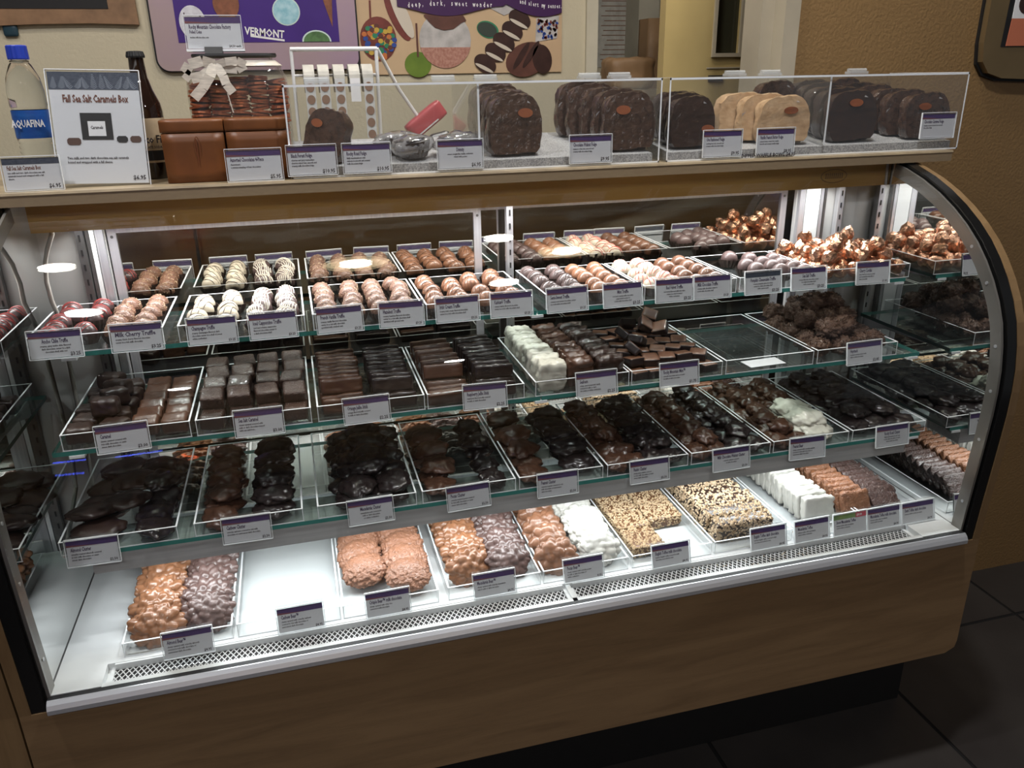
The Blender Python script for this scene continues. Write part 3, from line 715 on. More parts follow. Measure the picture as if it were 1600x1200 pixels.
zt = Z2 + 0.0042
cd_ = [block('caramel', 400 + i, 0.043, 0.036, 0.030, ['choc_dark'], 0.006, 8, 0.0012, 130, (0, 3, 0.0006)) for i in range(3)]
cm_ = [block('caramel', 410 + i, 0.043, 0.034, 0.028, ['choc_caramel'], 0.006, 8, 0.0012, 130, (0, 4, 0.0007)) for i in range(3)]
cs_ = [block('caramel', 420 + i, 0.040, 0.037, 0.026, ['choc_salt'], 0.005, 8, 0.0008, 150) for i in range(3)]
csd = [block('caramel', 425 + i, 0.040, 0.037, 0.026, ['choc_dark'], 0.005, 8, 0.0008, 150) for i in range(2)]
G2 = 'caramels on the middle shelf'
row('caramel', cd_, 'caramel', G2, 'dark caramel, #, left column of the Caramel tray', .057 + .030, [1.402, 1.445, 1.49, 1.535, 1.58], zt, jit=.35, xj=.006)
row('caramel', cd_, 'caramel', G2, 'dark caramel, #, second column of the Caramel tray', .057 + .080, [1.41, 1.46, 1.51, 1.56, 1.61], zt, jit=.35, xj=.006)
row('caramel', cd_, 'caramel', G2, 'dark caramel heaped on top, #, left side of the Caramel tray', .057 + .057, [1.44, 1.485, 1.53, 1.575], zt + .030, jit=.6, xj=.014, rxj=.2)
row('caramel', cm_, 'caramel', G2, 'glossy milk caramel, #, third column of the Caramel tray', .057 + .130, lin(1.405, 1.60, 6), zt + 0.003, jit=.10, tilt=.26, rxj=.1)
row('caramel', cm_, 'caramel', G2, 'glossy milk caramel, #, right column of the Caramel tray', .057 + .179, lin(1.400, 1.59, 6), zt + 0.003, jit=.10, tilt=.26, rxj=.1)
for c in range(4):
    row('caramel', csd if c < 2 else cs_, 'caramel', G2, f'salt-flecked caramel, #, {["left", "second", "third", "right"][c]} column of the Sea Salt tray', .27 + .027 + c * .0475, lin(1.402, 1.60, 6), zt, jit=.12, tilt=.10)
for c in range(4):
    row('caramel', cs_, 'caramel', G2, f'salt-flecked caramel on top, #, {["left", "second", "third", "right"][c]} column of the Sea Salt tray', .27 + .027 + c * .0475, lin(1.440 - .004 * c, 1.612, 4), zt + .029, jit=.16, tilt=.30, rxj=.12, xj=.003)
sfl = []
for i in range(2):
    rd = random.Random(428 + i); mb = MB()
    for _ in range(20):
        x_, y_, q = rd.uniform(-.018, .018), rd.uniform(-.0165, .0165), rd.uniform(.0002, .0005); mb.box(x_ - q, x_ + q, y_ - q, y_ + q, .0255, .0266)
    sfl.append(mb.mesh('salt_flakes', ['salt']))
for o in [o for o in COL.objects if str(o.get('label', '')).startswith('salt-flecked')]: put('salt_flakes', sfl[rnd.randrange(2)], o, kind='stuff')
G3 = 'jelly sticks on the middle shelf'
jm = [block('jelly', 430 + i, 0.076, 0.0155, 0.028, ['choc_brown'], 0.004, 11, 0.0006, 160, (0, 14, 0.0009)) for i in range(2)]
jd = [block('jelly', 440 + i, 0.076, 0.0155, 0.028, ['choc_black'], 0.004, 11, 0.0006, 160, (0, 14, 0.0009)) for i in range(2)]
jr = [block('jelly', 450 + i, 0.078, 0.0165, 0.028, ['choc_brown'], 0.004, 11, 0.0006, 160, (0, 4, 0.0004)) for i in range(2)]
row('jelly_stick', jm, 'jelly stick', G3, 'ridged milk jelly stick, #, left column of the Orange tray', .476 + .048, lin(1.395, 1.62, 12), zt, tilt=-.15, jit=.03)
row('jelly_stick', jm, 'jelly stick', G3, 'ridged milk jelly stick on top, #, left column of the Orange tray', .476 + .048, lin(1.43, 1.60, 9), zt + .026, tilt=-.15, jit=.03)
row('jelly_stick', jd, 'jelly stick', G3, 'black jelly stick, #, right column of the Orange tray', .476 + .143, lin(1.395, 1.62, 12), zt, tilt=-.15, jit=.03)
row('jelly_stick', jd, 'jelly stick', G3, 'black jelly stick on top, #, right column of the Orange tray', .476 + .140, lin(1.41, 1.60, 9), zt + .026, tilt=-.2, jit=.04)
row('jelly_stick', jr, 'jelly stick', G3, 'smooth milk jelly stick, #, left column of the Raspberry tray', .675 + .046, lin(1.40, 1.62, 9), zt, tilt=-.35, jit=.03)
row('jelly_stick', jr, 'jelly stick', G3, 'smooth milk jelly stick on top, #, left column of the Raspberry tray', .675 + .046, lin(1.45, 1.61, 6), zt + .026, tilt=-.3, jit=.03)
row('jelly_stick', jd, 'jelly stick', G3, 'black jelly stick, #, right column of the Raspberry tray', .675 + .137, lin(1.395, 1.62, 12), zt, tilt=-.15, jit=.03)
row('jelly_stick', jd, 'jelly stick', G3, 'black jelly stick on top, #, right column of the Raspberry tray', .675 + .137, lin(1.42, 1.61, 9), zt + .026, tilt=-.15, jit=.03)
o = put('jelly_stick', jr[0], None, (0.694, 1.392, Z2 + 0.034), (0.35, 0, 0.06)); tag(o, 'loose brown jelly stick lying across the front rim of the Raspberry tray', 'jelly stick', G3)
o.location = (0.715, 1.3885, Z2 + 0.0045)
G4 = 'seafoam pieces'
sw = [block('seafoam', 460 + i, 0.056, 0.027, 0.060, ['white_cream'], 0.007, 11, 0.0034, 95, (2, 4, 0.0008)) for i in range(3)]
sm = [block('seafoam', 470 + i, 0.054, 0.027, 0.058, ['choc_brown'], 0.007, 11, 0.0034, 95, (2, 4, 0.0008)) for i in range(3)]
sd = [block('seafoam', 480 + i, 0.054, 0.027, 0.058, ['choc_dark'], 0.007, 11, 0.0034, 95, (2, 4, 0.0008)) for i in range(3)]
row('seafoam_piece', sw, 'seafoam', G4, 'white coated seafoam block, #, left column of its tray', .884 + .036, lin(1.397, 1.63, 8), zt, jit=.06, tilt=.12)
row('seafoam_piece', sm, 'seafoam', G4, 'milk coated seafoam block, #, middle column of its tray', .884 + .098, lin(1.400, 1.63, 8), zt, jit=.06, tilt=.10)
row('seafoam_piece', sd, 'seafoam', G4, 'dark coated seafoam block, #, right column of its tray', .884 + .158, lin(1.400, 1.63, 8), zt, jit=.06, tilt=.08)
G5 = 'square mints'
mi = [block('mint', 490 + i, 0.0345, 0.0345, 0.0175, ['choc_milk', 'choc_black'], 0.003, 6, 0.0004, 120) for i in range(2)]
for me in mi:
    for p in me.polygons: p.material_index = 0 if p.normal.z > 0.6 else 1
for c in range(5):
    row('mint_square', mi, 'mint', G5, f'flat mint square, #, {["left", "second", "third", "fourth", "right"][c]} column of the mint tray', 1.082 + .024 + c * .038, lin(1.400, 1.62, 6), zt, rz=.12, jit=.2)
for c in range(5):
    row('mint_square', mi, 'mint', G5, f'mint square in the second layer, #, {["left", "second", "third", "fourth", "right"][c]} column of the mint tray', 1.082 + .026 + c * .036, lin(1.425, 1.61, 5), zt + .0185, rz=-.2, jit=.4, rxj=.15)
for k, (dx, y, z) in enumerate(((.03, 1.45, .038), (.05, 1.55, .038), (.085, 1.60, .042), (.115, 1.58, .046), (.14, 1.61, .056), (.06, 1.49, .04), (.15, 1.56, .04))):
    o = put('mint_square', mi[k % 2], None, (1.082 + dx, y, zt + z), (rnd.uniform(-.7, .7), rnd.uniform(-.7, .7), rnd.uniform(0, 3))); tag(o, f'tilted mint square on top of the heap, {ORD[k] if k else "first"} from front', 'mint', G5)
hb = []
for i in range(4):
    hb.append(blob('haystack', 500 + i, 0.026, 0.026, 0.022, ['coconut_choc'], 14, 0.22, 0.30, 4, 0.30, 16, 0.8))
sh = []
for i in range(3):
    rd = random.Random(520 + i); mb = MB()
    for _ in range(60):
        d = Vector((rd.gauss(0, 1), rd.gauss(0, 1), abs(rd.gauss(0, 1)))).normalized(); p = Vector((d.x * .0265, d.y * .0265, d.z * .022 + .0176)); e = Vector((rd.gauss(0, 1), rd.gauss(0, 1), rd.gauss(0, 1))).normalized() * .005
        mb.tube([p - e, p + d * .0015, p + e], 0.0008, 3, cap=False)
    sh.append(mb.mesh('coconut_shreds', ['coconut_choc']))
hp = [(.03, 1.41, 0), (.08, 1.405, 0), (.13, 1.41, 0), (.172, 1.42, 0), (.035, 1.465, 0), (.085, 1.46, .004), (.135, 1.465, 0), (.172, 1.475, 0), (.03, 1.52, 0), (.08, 1.52, 0), (.13, 1.52, 0), (.172, 1.53, 0), (.04, 1.58, 0), (.09, 1.58, 0), (.14, 1.585, 0), (.17, 1.60, .02),
      (.06, 1.435, .034), (.11, 1.44, .034), (.055, 1.50, .034), (.105, 1.50, .036), (.150, 1.50, .034), (.07, 1.56, .036), (.125, 1.56, .038), (.09, 1.53, .066), (.13, 1.53, .062), (.05, 1.62, .02), (.105, 1.62, .034)]
for k, (dx, y, z) in enumerate(hp):
    o = put('coconut_haystack', hb[k % 4], None, (1.502 + dx, y, zt + z), (rnd.uniform(-.3, .3), rnd.uniform(-.3, .3), rnd.uniform(0, 6)))
    lay = 'bottom layer' if z < .03 else ('second layer' if z < .06 else 'peak'); q = sum(1 for h_ in hp[:k] if (h_[2] < .03, h_[2] < .06) == (z < .03, z < .06))
    tag(o, f'shaggy coconut haystack, {lay} of the heap, {"first" if q == 0 else (ORD + ["fifteenth", "sixteenth", "seventeenth", "eighteenth"])[q]} counted from front left', 'haystack', 'coconut haystacks')
    put('coconut_shreds', sh[k % 3], o, kind='stuff')
# card lying in the empty tray
ic = put('fallen_card', MB().box(-.042, .042, -.02, .02, 0, .001).mesh('fallen_card', ['card']), None, (1.395, 1.405, zt), (0, 0, .04)); tag(ic, 'blank white card lying flat in the empty middle-shelf tray', 'card')

# ------------------------------------------------------------------ clusters on the lowest shelf
zt = Z3 + 0.0042


def cluster_set(tag_, m, rx, ry, rz, n=4, lumps=16, amp=.25, width=.34, seed=600, fine=.05, sub=4, vor=(.013, .22)):
    return [blob('cluster_' + tag_, seed + i, rx, ry, rz, [m], lumps, amp, width, sub, fine, 6, .7, vor=vor) for i in range(n)]


CB = cluster_set('black', 'choc_black', .036, .030, .013, 4, 14, .22, .36, 600)
CD = cluster_set('dark', 'choc_dark', .036, .030, .013, 4, 16, .22, .34, 620)
CM = cluster_set('milk', 'choc_brown', .034, .029, .013, 4, 18, .26, .30, 640)
CS = cluster_set('small', 'choc_brown', .026, .024, .015, 4, 20, .30, .26, 660)
CK = cluster_set('smallblack', 'choc_black', .027, .024, .015, 4, 20, .30, .26, 680)
CW = cluster_set('white', 'white_cream', .044, .034, .018, 3, 26, .22, .22, 700, .06, 4, (.010, .2))
CBG = cluster_set('almond', 'choc_dark', .046, .034, .012, 3, 8, .16, .5, 720, vor=(.018, .16))


def pile(cat, group, desc, trayname, sets, x0, pts, z):
    names = ['left', 'middle', 'right']
    seen = {}
    for (dx, y, lay, s, rx, rz) in pts:
        w = .19; lay0 = lay; c = names[0] if dx < w * .36 else (names[2] if dx > w * .62 else names[1])
        key = (c, lay); seen[key] = seen.get(key, -1) + 1; k = seen[key]
        o = put(name_of[cat], sets[s][rnd.randrange(len(sets[s]))], None, (x0 + dx, y, z + lay * .0195), (rx, rnd.uniform(-.12, .12), rz))
        ly = ('', ', second layer', ', top layer')[lay]
        tag(o, f'{desc[s]}, {nth(k)} at the {c}{ly}, {trayname}', cat, group)


name_of = {'nut cluster': 'nut_cluster', 'raisin cluster': 'raisin_cluster', 'bear': 'nut_bear'}


def fill(cols, n, y0, y1, lay, s, seed, jx=.005, tilt=.15, spin=.7):
    rd = random.Random(seed); out = []
    for dx in cols:
        for k in range(n):
            out.append((dx + rd.uniform(-jx, jx), y0 + (y1 - y0) * k / max(1, n - 1) + rd.uniform(-.006, .006), lay, s, rd.uniform(-tilt, tilt) + .12, rd.uniform(-spin, spin)))
    return out


GC = 'nut clusters on the lowest shelf'
pile('nut cluster', GC, ['flat dark almond cluster', 'black almond cluster'], 'Almond Cluster tray', [CBG, CB], .029,
     [(.052, 1.385, 0, 0, .1, .2), (.045, 1.47, 0, 0, .3, .5), (.05, 1.55, 0, 0, .1, .1), (.06, 1.62, 0, 0, .1, .2), (.145, 1.365, 0, 1, .2, 1.3), (.14, 1.42, 0, 1, .2, 1.2), (.15, 1.48, 0, 1, .2, 1.5), (.145, 1.55, 0, 1, .1, 1.2), (.15, 1.61, 0, 1, .1, 1.4), (.09, 1.445, 1, 0, -.1, .3), (.095, 1.53, 1, 0, .1, -.3), (.04, 1.42, 1, 0, -.2, .4), (.07, 1.59, 1, 0, .1, .3), (.14, 1.515, 1, 1, .1, 1.3), (.13, 1.58, 1, 1, .1, 1.0)], zt)
pile('nut cluster', GC, ['brown milk cashew cluster', 'black cashew cluster'], 'Cashew Cluster tray', [CM, CB], .245,
     fill([.045], 7, 1.365, 1.63, 0, 0, 1, spin=1.5) + fill([.043], 4, 1.42, 1.60, 1, 0, 2, spin=1.5) + fill([.135], 6, 1.375, 1.63, 0, 1, 3) + fill([.138], 5, 1.40, 1.60, 1, 1, 4) + fill([.135], 3, 1.43, 1.56, 2, 1, 5), zt)
pile('nut cluster', GC, ['black macadamia cluster'], 'Macadamia Cluster tray', [CB], .457,
     fill([.065, .135], 6, 1.37, 1.63, 0, 0, 6, spin=1.5) + fill([.08, .142], 5, 1.385, 1.60, 1, 0, 7, spin=1.5) + fill([.11], 4, 1.42, 1.59, 2, 0, 8, spin=1.5), zt)
pile('nut cluster', GC, ['brown milk pecan cluster', 'black pecan cluster'], 'Pecan Cluster tray', [CM, CK], .649,
     fill([.04], 6, 1.37, 1.62, 0, 0, 9, spin=1.5) + fill([.045], 3, 1.42, 1.56, 1, 0, 10) + fill([.145], 5, 1.37, 1.60, 0, 1, 11) + fill([.145], 2, 1.50, 1.585, 1, 1, 12), zt)
pile('nut cluster', GC, ['brown milk peanut cluster', 'black peanut cluster'], 'Peanut Cluster tray', [CM, CB], .838,
     fill([.038], 6, 1.365, 1.62, 0, 0, 13, spin=1.5) + fill([.04], 3, 1.44, 1.60, 1, 0, 14) + fill([.135], 5, 1.40, 1.62, 0, 1, 15) + fill([.135], 4, 1.43, 1.60, 1, 1, 16), zt)
pile('raisin cluster', GC, ['brown milk raisin cluster', 'black raisin cluster'], 'Raisin Cluster tray', [CS, CK], 1.02,
     fill([.03, .062], 6, 1.36, 1.62, 0, 0, 17, spin=2) + fill([.115, .148], 6, 1.36, 1.62, 0, 1, 18, spin=2) + fill([.115, .142], 5, 1.40, 1.61, 1, 1, 19, spin=2) + fill([.04], 4, 1.46, 1.62, 1, 0, 20), zt)
pile('nut cluster', GC, ['brown milk walnut cluster', 'black walnut cluster'], 'Walnut Cluster tray', [CS, CK], 1.203,
     fill([.032, .07], 7, 1.36, 1.63, 0, 0, 21, spin=2) + fill([.05], 6, 1.39, 1.62, 1, 0, 22, spin=2) + fill([.118, .152], 6, 1.365, 1.63, 0, 1, 23, spin=2) + fill([.135], 6, 1.39, 1.63, 1, 1, 24, spin=2), zt)
pile('nut cluster', GC, ['brown peanut piece', 'large white peanut piece'], 'tray beside Rocky Road', [CS, CW], 1.392,
     fill([.03, .068], 7, 1.36, 1.63, 0, 0, 25, spin=2) + fill([.045], 6, 1.385, 1.62, 1, 0, 26, spin=2) + fill([.128], 3, 1.385, 1.48, 0, 1, 27, spin=.4) + fill([.125], 2, 1.41, 1.46, 1, 1, 28, spin=.4) + fill([.125, .155], 4, 1.53, 1.63, 0, 0, 29, spin=2) + fill([.135], 3, 1.54, 1.62, 1, 0, 30), zt)
pile('nut cluster', GC, ['black rocky road cluster', 'pale marshmallow cluster'], 'Rocky Road tray', [CB, CW], 1.584,
     fill([.05, .10], 6, 1.395, 1.63, 0, 0, 31, spin=1.5) + fill([.148], 6, 1.375, 1.63, 0, 0, 33, spin=1.5) + fill([.07, .125], 5, 1.42, 1.62, 1, 0, 32, spin=1.5), zt)

# ------------------------------------------------------------------ bears and toffee on the deck
zt = ZPAN + 0.0042


def bear_set(m, seed, lumps=10, amp=.16, width=.45, fine=.03, rx=.043, ry=.036, rz=.016, vor=(.0125, .26)):
    return [blob('bear', seed + i, rx, ry, rz, [m], lumps, amp, width, 5, fine, 7, .8, vor=vor) for i in range(3)]


BM = bear_set('choc_bear_milk', 800); BD = bear_set('choc_bear_dark', 810); BC = bear_set('choc_crisp', 820, 10, .10, .4, .04, vor=(.0055, .16))
BT = bear_set('choc_tan', 830, 10, .16, .45, vor=(.017, .26)); BW = bear_set('white_snow', 840, vor=(.012, .24))


def bears(sets, x, ys, desc, side, trayname, tilt=.75, z=None):
    for k, y in enumerate(ys):
        o = put('nut_bear', sets[rnd.randrange(3)], None, (x + rnd.uniform(-.004, .004), y, (z or zt) + .016 + (0.001 * k)), (tilt + rnd.uniform(-.1, .1), rnd.uniform(-.1, .1), rnd.uniform(-.2, .2)))
        tag(o, f'{desc}, {nth(k)}, {side} row of the {trayname}', 'bear candy', 'bear candies on the deck')


bears(BM, .105 + .050, lin(1.325, 1.60, 7), 'lumpy milk almond bear', 'left', 'Almond Bear tray')
bears(BD, .105 + .134, lin(1.335, 1.60, 7), 'lumpy dark almond bear', 'right', 'Almond Bear tray')
bears(BC, .482 + .048, lin(1.385, 1.60, 5), 'bubbly crisp milk bear', 'left', 'Crispie Bear tray', .45)
bears(BC, .482 + .130, lin(1.345, 1.60, 6), 'bubbly crisp milk bear', 'right', 'Crispie Bear tray', .45)
bears(BM, .68 + .052, lin(1.345, 1.60, 6), 'lumpy milk macadamia bear', 'left', 'Macadamia Bear tray', .85)
bears(BD, .68 + .134, lin(1.345, 1.60, 6), 'lumpy dark macadamia bear', 'right', 'Macadamia Bear tray', .8)
bears(BT, .87 + .045, lin(1.335, 1.60, 6), 'smooth milk pecan bear', 'left', 'Pecan Bear tray', .9)
bears(BW, .87 + .132, lin(1.335, 1.60, 6), 'snow white pecan bear', 'right', 'Pecan Bear tray', .7)


def nut_bits(name, seed, sx, sy, sz, m, n, size):
    rd = random.Random(seed); mb = MB()
    for _ in range(n):
        f = rd.random(); A = (sx * sy, sx * sz, sy * sz); tot = A[0] + 2 * A[1] + 2 * A[2]; f *= tot
        if f < A[0]: p, d = Vector((rd.uniform(-.5, .5) * sx, rd.uniform(-.5, .5) * sy, sz)), Vector((0, 0, 1))
        elif f < A[0] + 2 * A[1]: s = 1 if f < A[0] + A[1] else -1; p, d = Vector((rd.uniform(-.5, .5) * sx, s * sy / 2, rd.random() * sz)), Vector((0, s, 0))
        else: s = 1 if f < A[0] + 2 * A[1] + A[2] else -1; p, d = Vector((s * sx / 2, rd.uniform(-.5, .5) * sy, rd.random() * sz)), Vector((s, 0, 0))
        q = size * rd.uniform(.6, 1.25); e1 = Vector((rd.gauss(0, 1), rd.gauss(0, 1), rd.gauss(0, 1))).cross(d).normalized(); e2 = d.cross(e1); i = len(mb.v)
        for a in range(5):
            an = a * 1.2566; mb.v.append(tuple(p + e1 * q * math.cos(an) * rd.uniform(.8, 1.1) + e2 * q * math.sin(an) * rd.uniform(.7, 1.0) - d * q * .2))
        mb.v.append(tuple(p + d * q * .75))
        for a in range(5): mb.f.append((i + a, i + (a + 1) % 5, i + 5)); mb.m.append(0)
    return mb.mesh(name, [m], True)


def nut_slab(x, y, z, s, base, nutm, label, seed, n, rot=(0, 0, 0)):
    me = block('toffee_slab', seed, *s, [base], .004, 7, .001, 100); o = put('nut_toffee_slab', me, None, (x, y, z), rot); tag(o, label, 'toffee', 'nut-crumb toffee slabs')
    put('nut_crumbs', nut_bits('nut_crumbs', seed, *s, nutm, n, .0034), o, kind='stuff')


for k, (dx, y, s) in enumerate(((.050, 1.345, (.070, .075, .022)), (.050, 1.42, (.072, .07, .024)), (.050, 1.50, (.074, .08, .024)), (.130, 1.435, (.076, .07, .024)), (.130, 1.51, (.076, .075, .026)), (.128, 1.59, (.08, .08, .026)), (.05, 1.585, (.076, .08, .026)))):
    nut_slab(1.058 + dx, y, zt, s, 'nut_base', 'nut', f'pale nut-crumb toffee slab, {"left" if dx < .1 else "right"} side, {nth(k if k < 3 else k - 3)} in its tray' if k != 6 else 'pale nut-crumb toffee slab, rearmost at left of its tray', 850 + k, 700)
for k, (dx, y, s, r) in enumerate(((.085, 1.33, (.130, .030, .048), .25), (.085, 1.37, (.135, .030, .050), .25), (.085, 1.41, (.135, .030, .052), .22), (.08, 1.45, (.13, .03, .052), .22), (.08, 1.49, (.13, .03, .052), .2), (.08, 1.535, (.13, .03, .052), .2), (.078, 1.58, (.13, .03, .052), .2))):
    nut_slab(1.242 + dx, y, zt, s, 'nut_base_dark', 'nut_pale', f'dark toffee slab thick with nut crumbs, {nth(k)} in its tray', 870 + k, 1050, (r, 0, rnd.uniform(-.04, .04)))
nut_slab(1.242 + .178, 1.585, zt, (.06, .06, .026), 'nut_base', 'nut_pale', 'small pale toffee slab behind the dark nut-crumb toffee', 890, 300)
cr = random.Random(5); mb = MB()
for _ in range(70):
    p = Vector((cr.uniform(1.16, 1.45), cr.choice((cr.uniform(1.30, 1.40), cr.uniform(1.232, 1.262))), 0)); p.z = zt + .0005 if p.y > 1.28 else ZD + .0025; q = cr.uniform(.0008, .002); i = len(mb.v)
    mb.v += [(p.x + q, p.y, p.z), (p.x - q * .6, p.y + q * .8, p.z), (p.x - q * .6, p.y - q * .8, p.z), (p.x, p.y, p.z + q)]; mb.f += [(i, i + 1, i + 3), (i + 1, i + 2, i + 3), (i + 2, i, i + 3)]; mb.m += [0] * 3
tag(put('nut_crumb_scatter', mb.mesh('nut_crumb_scatter', ['nut'])), 'loose nut crumbs scattered over the deck and grille', 'crumbs', kind='stuff')
GT = 'coated toffee slabs on the deck'
tw = [block('toffee', 900 + i, .072, .020, .058, ['white_snow'], .006, 11, .0032, 110, (0, 5, .0012)) for i in range(3)]
tm = [block('toffee', 910 + i, .070, .015, .054, ['toffee_milk'], .005, 11, .0022, 140, (2, 6, .0014)) for i in range(3)]
td = [block('toffee', 920 + i, .072, .015, .056, ['toffee_dark'], .005, 11, .0024, 150, (0, 7, .0013)) for i in range(3)]
row('toffee_slab', tw, 'toffee', GT, 'white coated toffee slab standing on edge, # in the white row', 1.43 + .085, lin(1.322, 1.60, 13), zt + .003, tilt=-.22, jit=.06)
row('toffee_slab', tm, 'toffee', GT, 'milk coated toffee slab, #, row right of the white toffee', 1.605 + .010, lin(1.318, 1.60, 14), zt + .005, tilt=-.55, jit=.05)
row('toffee_slab', td, 'toffee', GT, 'crackled dark toffee slab, #, row beside the right mirror', 1.605 + .090, lin(1.318, 1.60, 14), zt + .006, tilt=-.85, jit=.05)

# ------------------------------------------------------------------ price signs
def sign(x, y, z, title, lines, price, label, w=.080, h=.046, band='band_purple', tilt=-.16, yaw=0.0, tsize=.0098, big=1.0, hook=True, price_size=.0066, align='LEFT', tmat='ink_purple', sx=.50, roll=0.0):
    t = empty('price_sign', label, 'sign', (x, y, z), 0.0, 'price signs'); t.rotation_euler = (tilt, roll, yaw)
    put('card', MB().box(-w / 2, w / 2, -.0004, .0004, 0.0015, h).mesh('card', ['card']), t)
    put('band', MB().box(-w / 2, w / 2, -.0007, .0007, h - .0105 * big, h - .0004).mesh('band', [band]), t)
    if band == 'band_purple':
        sw_ = MB(); n = 10; hb_ = h - .0105 * big
        pts = [(-w / 2 + w * .6 * k / n, hb_ + .0035 * (1 - (k / n)) * big) for k in range(n + 1)]
        put('band_swoosh', MB().prism([(-w / 2, hb_ - .0001)] + [(w * .1, hb_ - .0001)] + pts[::-1], -.0009, -.0007, 'y').mesh('band_swoosh', ['band_sweep']), t)
    hk = MB().box(-w / 2 - .002, w / 2 + .002, -.0028, -.0012, 0, h + .002)
    if hook: hk.box(-w / 2 - .002, w / 2 + .002, -.0028, .012, h + .002, h + .0034); hk.box(-w / 2 - .002, w / 2 + .002, .0105, .012, h - .016, h + .002)
    hk.box(-w / 2 - .002, w / 2 + .002, .0008, .0022, 0, h + .002)
    put('holder', hk.mesh('holder', ['acrylic']), t)
    e = .0011
    put('holder_edge', MB().box(-w / 2 - .0022, w / 2 + .0022, -.0029, .0012, h + .0021, h + .0021 + e).box(-w / 2 - .0025, -w / 2 - .0018, -.0029, .0012, 0, h + .002).box(w / 2 + .0018, w / 2 + .0025, -.0029, .0012, 0, h + .002).box(-w / 2 - .002, w / 2 + .002, -.0029, .001, -.0008, .0003).mesh('holder_edge', ['acrylic_edge']), t)
    y_ = -.00062; zt_ = h - .0195 * big
    text('title_text', title, tsize * big, tmat, t, (-w / 2 + .006 if align == 'LEFT' else 0, y_, zt_), sx=sx, align=align, spacing=1.0)
    if lines:
        text('body_text', '\n'.join(lines), .0043 * big, 'ink', t, (-w / 2 + .006 if align == 'LEFT' else 0, y_, zt_ - .0062 * big), sx=.80, align=align, space_line=1.16)
    if price: text('price_text', price, price_size * big, 'ink', t, (w / 2 - .003, y_, .0035), sx=.85, align='RIGHT')
    return t


NAVY = 'band_navy'
S1 = [(.064, 'Ancho Chile Truffle', ['creamy, spicy ancho chile flavored', 'dark chocolate center in a dark', 'chocolate shell with red'], '$3.25', 1), (.191, 'Milk Cherry Truffle', ['creamy black cherry flavored chocolate', 'center in a rich milk chocolate'], '$3.25', 2), (.314, 'Champagne Truffle', ['creamy champagne flavored dark', 'chocolate center in a shell of sweet', 'white confection'], '$3.25', 0),
      (.417, 'Iced Cappuccino Truffle', ['cool and creamy cappuccino', 'flavored chocolate center in', 'a dark chocolate shell'], '$3.25', 0), (.534, 'French Vanilla Truffle', ['creamy vanilla flavored chocolate', 'center in a rich milk chocolate', 'sprinkled with crushed nuts'], '$3.25', 0), (.646, 'Hazelnut Truffle', ['creamy hazelnut flavored chocolate', 'center in a rich milk chocolate shell', 'sprinkled with ground nuts'], '$3.25', 0),
      (.752, 'Irish Cream Truffle', ['creamy irish cream flavored chocolate', 'center in a rich milk chocolate shell'], '$3.25', 0), (.857, 'Kahlua\u00ae Truffle', ['creamy kahlua flavored chocolate', 'center in a rich milk chocolate shell'], '$3.25', 0), (.970, 'Semi-Sweet Truffle', ['creamy semi-sweet chocolate center', 'in a rich dark chocolate shell'], '$3.25', 0),
      (1.086, 'Mint Truffle', ['cool and creamy milk chocolate', 'peppermint center in', 'a rich milk chocolate shell'], '$3.25', 1), (1.197, 'Red Velvet Truffle', ['red velvet flavored milk chocolate', 'center in a shell of sweet', 'white confection'], '$3.25', 1), (1.282, 'Milk Chocolate Truffle', ['creamy milk chocolate center in', 'a rich milk chocolate shell'], '$3.25', 0),
      (1.398, 'Pumpkin Cheesecake Truffle', ['creamy pumpkin spice chocolate', 'center in a dark chocolate shell', 'with a sweet swirl'], '$3.25', 3), (1.506, 'Sea Salt Truffle', ['creamy flavored chocolate center', 'in a dark chocolate shell', 'with a sweet swirl'], '$3.25', 1), (1.663, 'Cherry Cordial', ['juicy cherry in sweet cordial', 'surrounded by rich milk or', 'dark chocolate'], '$1.00', 0)]
LB = ['Ancho Chile Truffle price sign, leftmost on the top shelf', 'Milk Cherry Truffle price sign in plain large lettering', 'Champagne Truffle price sign before the white truffles', 'Iced Cappuccino Truffle price sign before the striped truffles', 'French Vanilla Truffle price sign on the third tray', 'Hazelnut Truffle price sign on the third tray', 'Irish Cream Truffle price sign on the fourth tray', 'price sign right of the Irish Cream sign', 'Semi-Sweet Truffle price sign on the fifth tray', 'Mint Truffle price sign on the fifth tray', 'Red Velvet Truffle price sign before the pink-striped truffles', 'Milk Chocolate Truffle price sign on the sixth tray', 'Pumpkin Cheesecake Truffle price sign with a navy leaf band', 'price sign between Pumpkin Cheesecake and Cherry Cordial', 'Cherry Cordial price sign before the copper foils']
for (x, ti, ln, pr, st), lb in zip(S1, LB):
    sign(x, Y1 - .0145, Z1 - .003, ti, ln, pr, lb, band=NAVY if st == 3 else 'band_purple', align='CENTER' if st in (1, 3) else 'LEFT', tsize=.0105 if st == 2 else .0100, sx=.78 if st == 2 else .50, roll=rnd.uniform(-.02, .02), yaw=rnd.uniform(-.03, .03), price_size=.0085 if st else .0062)
